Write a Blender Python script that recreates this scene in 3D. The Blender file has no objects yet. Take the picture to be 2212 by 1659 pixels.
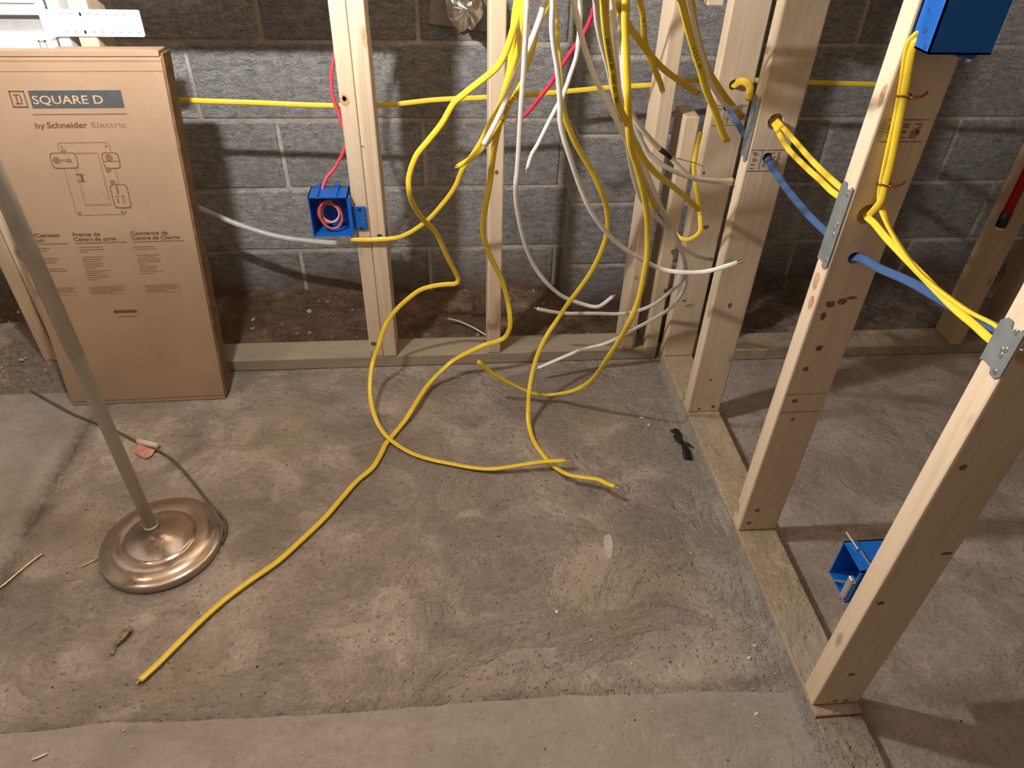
import bpy, bmesh, math, random
import numpy as np
from mathutils import Vector, Matrix, noise as mnoise

S = bpy.context.scene
COL = S.collection
rnd = random.Random(7)

# ---------------------------------------------------------------- camera
cam_d = bpy.data.cameras.new('camera')
cam = bpy.data.objects.new('camera', cam_d)
COL.objects.link(cam)
cam_d.sensor_fit = 'HORIZONTAL'
cam_d.sensor_width = 36.0
cam_d.lens = 36.0 * 1537.212 / 2212.0
cam_d.clip_start = 0.05
cam_d.clip_end = 50
R3 = ((0.995929540, -0.086309710, 0.025980466),
      (0.033554581, 0.622540501, 0.781867901),
      (0.083656684, 0.777813575, -0.622902561))   # right, up, forward
mw = Matrix.Identity(4)
for i in range(3):
    mw[i][0] = R3[0][i]
    mw[i][1] = R3[1][i]
    mw[i][2] = -R3[2][i]
mw[0][3], mw[1][3], mw[2][3] = -0.6295, -1.7042, 1.2832
cam.matrix_world = mw
S.camera = cam

# ---------------------------------------------------------------- world, view
w = bpy.data.worlds.new('world')
S.world = w
w.use_nodes = True
w.node_tree.nodes['Background'].inputs[0].default_value = (0.9, 0.8, 0.7, 1)
w.node_tree.nodes['Background'].inputs[1].default_value = 0.0
S.view_settings.view_transform = 'Standard'
S.view_settings.look = 'None'
S.view_settings.exposure = 2.85
S.view_settings.gamma = 1.0
S.view_settings.use_curve_mapping = False

LAMP = Vector((-1.15, -0.65, 1.35))      # the bulb of the floor lamp
LAMP_E = 640.0                            # emission strength of that bulb
FILL_BULBS = [((-2.2, -1.05, 2.12), 30.0, (1.0, 0.84, 0.68)), ((1.7, -0.95, 2.12), 5.0, (1.0, 0.84, 0.70))]   # unseen ceiling bulbs, added as warm fill light

# ---------------------------------------------------------------- materials
def new_mat(name):
    m = bpy.data.materials.new(name)
    m.use_nodes = True
    nt = m.node_tree
    b = nt.nodes['Principled BSDF']
    return m, nt, b

def N(nt, t, **kw):
    n = nt.nodes.new(t)
    for k, v in kw.items():
        if k.startswith('i_'):
            n.inputs[k[2:].replace('_', ' ')].default_value = v
        else:
            setattr(n, k, v)
    return n

def L(nt, a, b):
    nt.links.new(a, b)

def ramp(nt, fac, stops, interp='LINEAR'):
    r = N(nt, 'ShaderNodeValToRGB')
    r.color_ramp.interpolation = interp
    e = r.color_ramp.elements
    while len(e) < len(stops):
        e.new(0.5)
    for i, (p, c) in enumerate(stops):
        e[i].position = p
        e[i].color = (*c, 1) if len(c) == 3 else c
    L(nt, fac, r.inputs[0])
    return r.outputs[0]

def noise(nt, vec, scale, detail=4, rough=0.6, dist=0.0):
    n = N(nt, 'ShaderNodeTexNoise')
    n.inputs['Scale'].default_value = scale
    n.inputs['Detail'].default_value = detail
    n.inputs['Roughness'].default_value = rough
    n.inputs['Distortion'].default_value = dist
    L(nt, vec, n.inputs['Vector'])
    return n.outputs['Fac']

def mix(nt, fac, a, b, mode='MIX'):
    m = N(nt, 'ShaderNodeMix')
    m.data_type = 'RGBA'
    m.blend_type = mode
    for s, v in ((m.inputs[0], fac), (m.inputs[6], a), (m.inputs[7], b)):
        if isinstance(v, (int, float)):
            s.default_value = v
        elif isinstance(v, tuple):
            s.default_value = (*v, 1) if len(v) == 3 else v
        else:
            L(nt, v, s)
    return m.outputs[2]

def math_(nt, op, a, b=0.0, c=0.0):
    m = N(nt, 'ShaderNodeMath')
    m.operation = op
    for s, v in zip(m.inputs, (a, b, c)):
        if isinstance(v, (int, float)):
            s.default_value = v
        else:
            L(nt, v, s)
    return m.outputs[0]

def bump(nt, b, h, strength, dist, prev=None):
    n = N(nt, 'ShaderNodeBump')
    n.inputs['Strength'].default_value = strength
    n.inputs['Distance'].default_value = dist
    L(nt, h, n.inputs['Height'])
    if prev is not None:
        L(nt, prev, n.inputs['Normal'])
    L(nt, n.outputs[0], b.inputs['Normal'])
    return n.outputs[0]

def coords(nt, kind='Object'):
    return N(nt, 'ShaderNodeTexCoord').outputs[kind]

def mapping(nt, vec, scale=(1, 1, 1), loc=(0, 0, 0)):
    m = N(nt, 'ShaderNodeMapping')
    m.inputs['Scale'].default_value = scale
    m.inputs['Location'].default_value = loc
    L(nt, vec, m.inputs['Vector'])
    return m.outputs[0]

def plain(name, col, rough=0.5, metal=0.0, spec=0.5, var=0.0, trans=0.0):
    m, nt, b = new_mat(name)
    b.inputs['Roughness'].default_value = rough
    b.inputs['Metallic'].default_value = metal
    b.inputs['Specular IOR Level'].default_value = spec
    b.inputs['Transmission Weight'].default_value = trans
    c = coords(nt)
    n = noise(nt, c, 40, 3)
    v = var if var else 0.12
    lo = tuple(x * (1 - v) for x in col)
    hi = tuple(min(1, x * (1 + v)) for x in col)
    L(nt, ramp(nt, n, [(0.3, lo), (0.7, hi)]), b.inputs['Base Color'])
    return m

def wood_mat(name, light, dark, dusty=0.25, grain=1.0, knots=True):
    m, nt, b = new_mat(name)
    c = coords(nt)
    oi = N(nt, 'ShaderNodeObjectInfo')
    off = N(nt, 'ShaderNodeCombineXYZ')
    L(nt, math_(nt, 'MULTIPLY', oi.outputs['Random'], 37.0), off.inputs[0])
    L(nt, math_(nt, 'MULTIPLY', oi.outputs['Random'], 91.0), off.inputs[2])
    add = N(nt, 'ShaderNodeVectorMath')
    L(nt, c, add.inputs[0])
    L(nt, off.outputs[0], add.inputs[1])
    v = add.outputs[0]
    g1 = noise(nt, mapping(nt, v, (55, 55, 1.6)), 1.0, 5, 0.6, 0.6)
    g2 = noise(nt, mapping(nt, v, (240, 240, 5)), 1.0, 2, 0.5)
    blot = noise(nt, mapping(nt, v, (9, 9, 3)), 1.0, 4, 0.65)
    col = ramp(nt, g1, [(0.30, tuple(x * 0.86 for x in light)), (0.55, light), (0.75, tuple(l * 0.45 + d * 0.55 for l, d in zip(light, dark)))])
    col = mix(nt, math_(nt, 'MULTIPLY', g2, 0.16 * grain), col, dark)
    col = mix(nt, ramp(nt, blot, [(0.5, (0, 0, 0)), (0.78, (dusty,) * 3)]), col, tuple(d * 0.9 + 0.04 for d in dark))
    if knots:
        vo = N(nt, 'ShaderNodeTexVoronoi')
        vo.inputs['Scale'].default_value = 1.0
        L(nt, mapping(nt, v, (13, 13, 5.5)), vo.inputs['Vector'])
        kf = ramp(nt, vo.outputs['Distance'], [(0.05, (1, 1, 1)), (0.13, (0, 0, 0))])
        col = mix(nt, math_(nt, 'MULTIPLY', kf, 0.6), col, tuple(d * 0.5 for d in dark))
    L(nt, col, b.inputs['Base Color'])
    b.inputs['Roughness'].default_value = 0.72
    b.inputs['Specular IOR Level'].default_value = 0.25
    bump(nt, b, math_(nt, 'ADD', g1, math_(nt, 'MULTIPLY', g2, 0.5)), 0.25, 0.002)
    return m

PINE = wood_mat('pine', (0.69, 0.57, 0.43), (0.40, 0.275, 0.165))
PINE_D = wood_mat('pine_weathered', (0.54, 0.41, 0.275), (0.25, 0.155, 0.085), 0.5)
TREATED = wood_mat('treated_pine', (0.40, 0.335, 0.255), (0.23, 0.19, 0.145), 0.75, knots=False)
PLY = wood_mat('plywood', (0.62, 0.51, 0.38), (0.40, 0.29, 0.19), 0.3)
JOISTW = wood_mat('joist_spruce', (0.62, 0.52, 0.40), (0.40, 0.30, 0.20), 0.3)
KNOT = plain('knot_wood', (0.19, 0.10, 0.045), 0.7, var=0.5)
KNOT_L = plain('knot_wood_pale', (0.46, 0.30, 0.18), 0.7, var=0.3)
HOLE = plain('dark_hole', (0.012, 0.01, 0.008), 0.9)

def concrete_mat(name, c_lo, c_mid, c_hi, stain, band=None, bstr=0.6, dark_amt=0.5, joint=None):
    m, nt, b = new_mat(name)
    c = coords(nt)
    big = noise(nt, c, 3.2, 5, 0.6, 0.4)
    med = noise(nt, c, 14.0, 6, 0.68, 0.5)
    fine = noise(nt, c, 75.0, 5, 0.7)
    vfine = noise(nt, c, 260.0, 3, 0.6)
    swirl = noise(nt, mapping(nt, c, (1, 1.9, 1), (3.7, 1.3, 0)), 11.0, 6, 0.72, 1.6)
    crumb = noise(nt, mapping(nt, c, (1, 1.7, 1)), 42.0, 5, 0.75, 1.1)
    patchy = ramp(nt, noise(nt, mapping(nt, c, (1, 1.3, 1), (9.1, 4.4, 0)), 4.6, 7, 0.66, 0.7), [(0.44, (0, 0, 0)), (0.58, (1, 1, 1))])   # 1 = rough, unfinished skin
    s = math_(nt, 'ADD', math_(nt, 'MULTIPLY', med, 0.40), math_(nt, 'ADD', math_(nt, 'MULTIPLY', fine, 0.35), math_(nt, 'MULTIPLY', crumb, 0.25)))
    col = ramp(nt, s, [(0.36, c_lo), (0.5, c_mid), (0.64, c_hi)])
    dk = tuple(x * 0.66 for x in c_lo)
    rough = ramp(nt, swirl, [(0.34, dk), (0.48, tuple(x * 0.95 for x in c_mid)), (0.56, c_lo), (0.68, c_hi)])
    col = mix(nt, math_(nt, 'MULTIPLY', patchy, 0.62), col, rough)
    stn = noise(nt, mapping(nt, c, (1, 1, 1), (5.3, 2.1, 0)), 4.2, 5, 0.6, 0.5)
    col = mix(nt, ramp(nt, stn, [(0.52, (0, 0, 0)), (0.62, (0.62, 0.62, 0.62))]), col, stain)
    col = mix(nt, ramp(nt, big, [(0.40, (dark_amt,) * 3), (0.56, (0, 0, 0))]), col, dk)
    pits = noise(nt, c, 120.0, 2, 0.5)
    col = mix(nt, ramp(nt, pits, [(0.69, (0, 0, 0)), (0.75, (0.5, 0.5, 0.5))]), col, tuple(x * 0.6 for x in dk))
    col = mix(nt, ramp(nt, vfine, [(0.64, (0, 0, 0)), (0.72, (0.4, 0.4, 0.4))]), col, tuple(min(1, x * 1.45) for x in c_hi))
    sep = N(nt, 'ShaderNodeSeparateXYZ')
    L(nt, c, sep.inputs[0])
    wob = math_(nt, 'MULTIPLY', math_(nt, 'SUBTRACT', med, 0.5), 0.10)
    if band:
        xx = math_(nt, 'ADD', sep.outputs[0], wob)
        x0, x1, bc = band
        f = ramp(nt, math_(nt, 'DIVIDE', math_(nt, 'SUBTRACT', xx, x0), x1 - x0), [(0.0, (0, 0, 0)), (1.0, (0.8, 0.8, 0.8))])
        col = mix(nt, f, col, mix(nt, s, tuple(x * 0.6 for x in bc), tuple(x * 1.4 for x in bc)))
    if joint:      # dirt lodged along the joints between the pours
        for k, (pos, wd, amt) in enumerate(joint):
            d = math_(nt, 'ABSOLUTE', math_(nt, 'ADD', math_(nt, 'SUBTRACT', sep.outputs[k], pos), math_(nt, 'MULTIPLY', wob, 0.45)))
            f = ramp(nt, math_(nt, 'DIVIDE', d, wd), [(0.0, (amt,) * 3), (1.0, (0, 0, 0))])
            f = math_(nt, 'MULTIPLY', f, ramp(nt, med, [(0.40, (0.15,) * 3), (0.56, (1, 1, 1))]))
            col = mix(nt, f, col, (0.105, 0.083, 0.06))
    L(nt, col, b.inputs['Base Color'])
    b.inputs['Roughness'].default_value = 0.86
    b.inputs['Specular IOR Level'].default_value = 0.25
    h1 = math_(nt, 'ADD', math_(nt, 'MULTIPLY', med, 0.6), math_(nt, 'MULTIPLY', fine, 0.30))
    h2 = math_(nt, 'MULTIPLY', math_(nt, 'ADD', math_(nt, 'MULTIPLY', swirl, 1.1), math_(nt, 'MULTIPLY', crumb, 0.7)), math_(nt, 'ADD', math_(nt, 'MULTIPLY', patchy, 0.8), 0.2))
    h3 = math_(nt, 'MULTIPLY', ramp(nt, pits, [(0.62, (0, 0, 0)), (0.74, (1, 1, 1))]), -0.35)
    bump(nt, b, math_(nt, 'ADD', math_(nt, 'ADD', h1, h2), h3), bstr, 0.014)
    return m

CONC = concrete_mat('concrete_patch', (0.292, 0.245, 0.214), (0.408, 0.351, 0.311), (0.52, 0.456, 0.408), (0.36, 0.305, 0.225), (-0.17, 0.0, (0.325, 0.312, 0.285)), 0.85, 0.38, ((-1.595, 0.055, 0.85), (-1.035, 0.02, 0.45)))
CONC_F = concrete_mat('concrete_front', (0.275, 0.236, 0.206), (0.362, 0.316, 0.278), (0.435, 0.385, 0.342), (0.33, 0.284, 0.24), (-0.26, 0.0, (0.32, 0.31, 0.283)), 0.40, 0.2)
CONC_L = concrete_mat('concrete_side', (0.285, 0.25, 0.226), (0.375, 0.335, 0.306), (0.455, 0.41, 0.378), (0.305, 0.258, 0.215), None, 0.5, 0.3, ((-1.595, 0.035, 0.7),))
CONC_R = concrete_mat('concrete_right', (0.292, 0.244, 0.218), (0.424, 0.364, 0.330), (0.550, 0.479, 0.439), (0.330, 0.273, 0.233), None, 0.55, 0.4)
DIRT = concrete_mat('dirt', (0.11, 0.066, 0.042), (0.205, 0.130, 0.085), (0.34, 0.245, 0.18), (0.26, 0.20, 0.155), None, 1.0, 0.5)
DUSTY = concrete_mat('sawdust_plate', (0.31, 0.245, 0.170), (0.45, 0.365, 0.262), (0.56, 0.47, 0.35), (0.36, 0.33, 0.285), None, 0.55, 0.25)
RUBBLE_BED = concrete_mat('rubble_bed_mix', (0.15, 0.115, 0.09), (0.28, 0.23, 0.195), (0.42, 0.365, 0.32), (0.2, 0.145, 0.11), None, 1.0, 0.5)
BASE = plain('floor_base', (0.10, 0.085, 0.07), 0.9)
RUBBLE = concrete_mat('rubble', (0.20, 0.165, 0.135), (0.34, 0.29, 0.245), (0.48, 0.425, 0.37), (0.26, 0.19, 0.13), None, 1.0, 0.3)

def block_mat(name, tint=1.0):
    m, nt, b = new_mat(name)
    c = coords(nt)
    oi = N(nt, 'ShaderNodeObjectInfo')
    off = N(nt, 'ShaderNodeCombineXYZ')
    L(nt, math_(nt, 'MULTIPLY', oi.outputs['Random'], 50.0), off.inputs[0])
    L(nt, math_(nt, 'MULTIPLY', oi.outputs['Random'], 23.0), off.inputs[2])
    add = N(nt, 'ShaderNodeVectorMath')
    L(nt, c, add.inputs[0]); L(nt, off.outputs[0], add.inputs[1])
    v = add.outputs[0]
    med = noise(nt, mapping(nt, v, (30, 30, 80)), 1.0, 5, 0.7, 0.5)
    fine = noise(nt, mapping(nt, v, (120, 120, 300)), 1.0, 4, 0.7, 0.4)
    big = noise(nt, v, 5, 4, 0.6)
    s = math_(nt, 'ADD', math_(nt, 'MULTIPLY', med, 0.5), math_(nt, 'MULTIPLY', fine, 0.5))
    t = tint
    col = ramp(nt, s, [(0.36, (0.16 * t, 0.16 * t, 0.165 * t)), (0.48, (0.36 * t, 0.36 * t, 0.368 * t)), (0.60, (0.60 * t, 0.60 * t, 0.61 * t))])
    col = mix(nt, ramp(nt, big, [(0.5, (0, 0, 0)), (0.75, (0.5, 0.5, 0.5))]), col, (0.25 * t, 0.235 * t, 0.225 * t))
    r = mix(nt, oi.outputs['Random'], (0.8, 0.8, 0.8), (1.1, 1.09, 1.08))
    col = mix(nt, 1.0, col, r, 'MULTIPLY')
    # damp, soil-stained foot of the wall
    geo = N(nt, 'ShaderNodeNewGeometry')
    sep = N(nt, 'ShaderNodeSeparateXYZ')
    L(nt, geo.outputs['Position'], sep.inputs[0])
    zz = math_(nt, 'ADD', sep.outputs[2], math_(nt, 'MULTIPLY', math_(nt, 'SUBTRACT', big, 0.5), 0.5))
    col = mix(nt, ramp(nt, zz, [(0.04, (0.75, 0.75, 0.75)), (0.22, (0, 0, 0))]), col, (0.16, 0.105, 0.075))
    L(nt, col, b.inputs['Base Color'])
    b.inputs['Roughness'].default_value = 0.82
    b.inputs['Specular IOR Level'].default_value = 0.3
    bump(nt, b, math_(nt, 'ADD', math_(nt, 'MULTIPLY', fine, 0.9), math_(nt, 'MULTIPLY', med, 0.22)), 0.9, 0.009)
    return m

BLOCK = block_mat('cinder_block')
MORTAR = concrete_mat('mortar', (0.42, 0.395, 0.362), (0.55, 0.518, 0.478), (0.65, 0.615, 0.57), (0.33, 0.28, 0.235), None, 0.5, 0.3)

YEL = plain('yellow_sheath', (0.80, 0.585, 0.045), 0.36, var=0.05)
YEL_SHADE = plain('yellow_sheath_shade', (0.66, 0.46, 0.03), 0.42, var=0.08)  # same yellow sheath, darkened to paint in the shade on these cables
WHT = plain('white_sheath', (0.80, 0.775, 0.745), 0.36, var=0.04)
CREAM = plain('cream_sheath', (0.74, 0.66, 0.53), 0.45, var=0.08)
GREYC = plain('grey_white_sheath', (0.62, 0.58, 0.55), 0.40, var=0.05)
BLUC = plain('blue_sheath', (0.045, 0.100, 0.25), 0.4, var=0.06)
REDC = plain('red_sheath', (0.60, 0.028, 0.075), 0.4, var=0.06)
PINKC = plain('pink_red_sheath', (0.72, 0.06, 0.10), 0.4, var=0.05)
REDP = plain('red_pipe', (0.42, 0.004, 0.006), 0.35, var=0.05)
BLUEBOX = plain('blue_plastic', (0.005, 0.115, 0.50), 0.35, var=0.05)
INK = plain('printed_ink', (0.02, 0.018, 0.015), 0.6)
BLK = plain('black_tape', (0.008, 0.008, 0.009), 0.35)
COPPER = plain('bare_copper', (0.85, 0.42, 0.20), 0.3, 1.0)
BRASSW = plain('brass_wire', (0.85, 0.62, 0.32), 0.3, 1.0)
GALV = plain('galvanised_steel', (0.24, 0.27, 0.285), 0.5, 0.45, var=0.15)
STEELW = plain('bright_nail', (0.62, 0.62, 0.66), 0.3, 0.9)
WHITEM = plain('white_enamel', (0.80, 0.81, 0.83), 0.35, var=0.02)
SLOT = plain('slot_dark', (0.22, 0.23, 0.30), 0.6)
GREYP = plain('grey_panel', (0.30, 0.30, 0.31), 0.55)
SCREW = plain('dark_screw', (0.03, 0.03, 0.05), 0.4, 0.6)
CARD = None
PAPERW = plain('paper_white', (0.66, 0.56, 0.50), 0.6)
PAPERP = plain('paper_pink', (0.60, 0.27, 0.22), 0.6, var=0.3)
CORD = plain('lamp_cord', (0.11, 0.085, 0.05), 0.45)
CHIP = plain('wood_chip', (0.62, 0.52, 0.40), 0.8, var=0.35)
PLASTER = plain('plaster_smear', (0.46, 0.41, 0.365), 0.9, var=0.25)
CARDEDGE = plain('cardboard_edge', (0.20, 0.115, 0.055), 0.85, var=0.3)
PRINT = plain('cardboard_print', (0.125, 0.065, 0.03), 0.8)
PRINT_L = plain('cardboard_print_faint', (0.22, 0.125, 0.065), 0.8)
BANDM = plain('cardboard_band', (0.062, 0.072, 0.082), 0.7)
CARDL = plain('cardboard_knockout', (0.52, 0.35, 0.22), 0.8)
STAMP = plain('stamp_ink', (0.085, 0.05, 0.03), 0.8, var=0.4)
STAMP_G = plain('stamp_patch', (0.40, 0.30, 0.19), 0.8, var=0.2)
TUBE_W = None

def card_mat():
    m, nt, b = new_mat('cardboard')
    c = coords(nt)
    flute = noise(nt, mapping(nt, c, (3, 3, 260)), 1.0, 2, 0.5)
    big = noise(nt, c, 5, 4, 0.6)
    sc = noise(nt, mapping(nt, c, (60, 60, 260)), 1.0, 2, 0.5)
    col = ramp(nt, big, [(0.35, (0.36, 0.25, 0.168)), (0.65, (0.415, 0.292, 0.20))])
    col = mix(nt, math_(nt, 'MULTIPLY', flute, 0.22), col, (0.26, 0.165, 0.105))
    col = mix(nt, ramp(nt, sc, [(0.74, (0, 0, 0)), (0.78, (0.6, 0.6, 0.6))]), col, (0.6, 0.45, 0.32))
    L(nt, col, b.inputs['Base Color'])
    b.inputs['Roughness'].default_value = 0.75
    b.inputs['Specular IOR Level'].default_value = 0.25
    bump(nt, b, flute, 0.12, 0.002)
    return m
CARD = card_mat()

def tube_mat():
    m, nt, b = new_mat('translucent_tube')
    b.inputs['Base Color'].default_value = (0.80, 0.80, 0.82, 1)
    b.inputs['Roughness'].default_value = 0.32
    b.inputs['Transmission Weight'].default_value = 0.35
    n = noise(nt, coords(nt), 30, 2)
    L(nt, ramp(nt, n, [(0.3, (0.58, 0.58, 0.60)), (0.7, (0.72, 0.72, 0.74))]), b.inputs['Base Color'])
    return m
TUBE_W = tube_mat()

def lamp_metal():
    m, nt, b = new_mat('lamp_base_metal')
    c = coords(nt)
    n1 = noise(nt, c, 9, 5, 0.65, 0.5)
    n2 = noise(nt, c, 160, 3, 0.6)
    geo = N(nt, 'ShaderNodeNewGeometry')
    col = ramp(nt, n1, [(0.35, (0.27, 0.20, 0.155)), (0.6, (0.42, 0.34, 0.28))])
    L(nt, col, b.inputs['Base Color'])
    b.inputs['Metallic'].default_value = 0.75
    r = ramp(nt, math_(nt, 'ADD', math_(nt, 'MULTIPLY', n1, 0.7), math_(nt, 'MULTIPLY', n2, 0.3)), [(0.42, (0.09,) * 3), (0.58, (0.22,) * 3)])
    L(nt, r, b.inputs['Roughness'])
    bump(nt, b, n2, 0.05, 0.002)
    return m
LAMPB = lamp_metal()
POLE = plain('lamp_pole_metal', (0.47, 0.43, 0.38), 0.34, 0.7, var=0.06)
FOIL = plain('foil', (0.78, 0.80, 0.80), 0.18, 1.0, var=0.05)

def emit(name, col, s):
    m, nt, b = new_mat(name)
    b.inputs['Base Color'].default_value = (*col, 1)
    b.inputs['Emission Color'].default_value = (*col, 1)
    b.inputs['Emission Strength'].default_value = s
    return m

# ---------------------------------------------------------------- helpers
def link(o, parent=None):
    COL.objects.link(o)
    if parent is not None:
        o.parent = parent
    return o

def tag(o, label, cat, group=None):
    o['label'] = label
    o['category'] = cat
    if group:
        o['group'] = group
    return o

def struct(o):
    o['kind'] = 'structure'
    return o

def obj(name, bm, m, parent=None, smooth=False, loc=None):
    me = bpy.data.meshes.new(name)
    bm.normal_update()
    bm.to_mesh(me)
    bm.free()
    if smooth:
        for p in me.polygons:
            p.use_smooth = True
    if m is not None:
        me.materials.append(m)
    o = bpy.data.objects.new(name, me)
    if loc is not None:
        o.location = loc
    return link(o, parent)

def thing(name, label, cat, loc=(0, 0, 0), group=None):
    o = bpy.data.objects.new(name, None)
    o.empty_display_size = 0.05
    o.location = loc
    link(o)
    return tag(o, label, cat, group)

def box_bm(x0, x1, y0, y1, z0, z1, bev=0.0, seg=1, bm=None):
    bm2 = bmesh.new()
    vs = [bm2.verts.new(p) for p in ((x0, y0, z0), (x1, y0, z0), (x1, y1, z0), (x0, y1, z0), (x0, y0, z1), (x1, y0, z1), (x1, y1, z1), (x0, y1, z1))]
    for f in ((3, 2, 1, 0), (4, 5, 6, 7), (0, 1, 5, 4), (1, 2, 6, 5), (2, 3, 7, 6), (3, 0, 4, 7)):
        bm2.faces.new([vs[i] for i in f])
    if bev > 0:
        bmesh.ops.bevel(bm2, geom=bm2.edges[:], offset=bev, segments=seg, affect='EDGES', profile=0.5)
    if bm is None:
        return bm2
    me = bpy.data.meshes.new('tmp')
    bm2.to_mesh(me)
    bm2.free()
    bm.from_mesh(me)
    bpy.data.meshes.remove(me)
    return bm

def prism_bm(pts, normal, depth, bm=None):
    """extrude a planar polygon (list of 3-vectors) by depth along normal"""
    bm = bm or bmesh.new()
    n = Vector(normal) * depth
    a = [bm.verts.new(Vector(p)) for p in pts]
    b = [bm.verts.new(Vector(p) + n) for p in pts]
    k = len(pts)
    bm.faces.new(b)
    bm.faces.new(a[::-1])
    for i in range(k):
        j = (i + 1) % k
        bm.faces.new((a[i], a[j], b[j], b[i]))
    return bm

def catmull(pts, sub):
    P = [Vector(p) for p in pts]
    P = [P[0] * 2 - P[1]] + P + [P[-1] * 2 - P[-2]]
    out = []
    for i in range(1, len(P) - 2):
        p0, p1, p2, p3 = P[i - 1:i + 3]
        for s in range(sub):
            t = s / sub
            out.append(0.5 * ((2 * p1) + (p2 - p0) * t + (2 * p0 - 5 * p1 + 4 * p2 - p3) * t * t + (3 * p1 - p0 - 3 * p2 + p3) * t ** 3))
    out.append(P[-2].copy())
    return out

def resample(pts, step):
    out = [pts[0]]
    acc = 0.0
    for a, b in zip(pts, pts[1:]):
        d = (b - a).length
        acc += d
        if acc >= step:
            out.append(b)
            acc = 0.0
    if (out[-1] - pts[-1]).length > 1e-5:
        if (out[-1] - pts[-1]).length < step * 0.4 and len(out) > 2:
            out[-1] = pts[-1]
        else:
            out.append(pts[-1])
    return out

def frames(pts, ref):
    fr = []
    n = len(pts)
    last = None
    for i in range(n):
        t = (pts[min(i + 1, n - 1)] - pts[max(i - 1, 0)]).normalized()
        wv = t.cross(ref(pts[i]) if callable(ref) else ref)
        if wv.length < 0.12 and last is not None:
            wv = last - t * last.dot(t)
        wv.normalize()
        if last is not None and wv.dot(last) < 0:
            wv = -wv
        if last is not None:
            wv = (wv * 0.5 + last * 0.5)
            wv = (wv - t * wv.dot(t)).normalized()
        last = wv
        fr.append((t, wv, t.cross(wv).normalized()))
    return fr

def sweep_bm(pts, width, thick, ref=Vector((0, -0.6, 0.8)), prof=10, power=0.72, bm=None, r_fn=None):
    bm = bm or bmesh.new()
    fr = frames(pts, ref)
    rings = []
    for i, (p, (t, wv, nv)) in enumerate(zip(pts, fr)):
        k = r_fn(i / max(1, len(pts) - 1)) if r_fn else 1.0
        ring = []
        for j in range(prof):
            a = 2 * math.pi * (j + 0.5) / prof
            ca, sa = math.cos(a), math.sin(a)
            x = math.copysign(abs(ca) ** power, ca) * width / 2 * k
            y = math.copysign(abs(sa) ** power, sa) * thick / 2 * k
            ring.append(bm.verts.new(p + wv * x + nv * y))
        rings.append(ring)
    for a, b in zip(rings, rings[1:]):
        for j in range(prof):
            k = (j + 1) % prof
            bm.faces.new((a[j], a[k], b[k], b[j]))
    bm.faces.new(rings[0][::-1])
    bm.faces.new(rings[-1])
    return bm

def smooth_path(pts, step=0.008, sub=8):
    return resample(catmull(pts, sub), step)

def hang_ref(p):
    # hanging cables lie flat towards the room, floor runs lie flat on the slab
    k = min(1.0, max(0.0, (p.z - 0.03) / 0.15))
    return (Vector((-0.25, -1.0, 0.35)) * k + Vector((0, 0, 1)) * (1 - k)).normalized()

def lettering_bm(path, fr, width, thick, u0, u1, seed):
    """printed characters, each a few strokes, along both flat sides of a cable"""
    r = random.Random(seed)
    bm = bmesh.new()
    acc = 0.0
    nxt = u0
    for i in range(len(path) - 1):
        p, q = path[i], path[i + 1]
        d = (q - p).length
        while acc <= nxt < acc + d and nxt < u1:
            t, wv, nv = fr[i]
            if r.random() < 0.88:
                h = width * 0.24
                strokes = [(-0.0014, -0.0006, -h, h)]
                k = r.randrange(5)
                if k != 1:
                    strokes.append((0.0006, 0.0014, -h, h))
                if k in (0, 2):
                    strokes.append((-0.0014, 0.0014, h * 0.7, h))
                if k in (2, 3):
                    strokes.append((-0.0014, 0.0014, -h, -h * 0.7))
                if k in (0, 4):
                    strokes.append((-0.0014, 0.0014, -h * 0.15, h * 0.15))
                for side in (1, -1):
                    c = p + t * (nxt - acc) + nv * side * (thick / 2 + 0.00025)
                    for a, b_, e, f in strokes:
                        bm.faces.new([bm.verts.new(c + t * x + wv * y) for x, y in ((a, e), (b_, e), (b_, f), (a, f))])
            nxt += 0.0046 if r.random() < 0.85 else 0.009
        acc += d
    return bm

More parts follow.
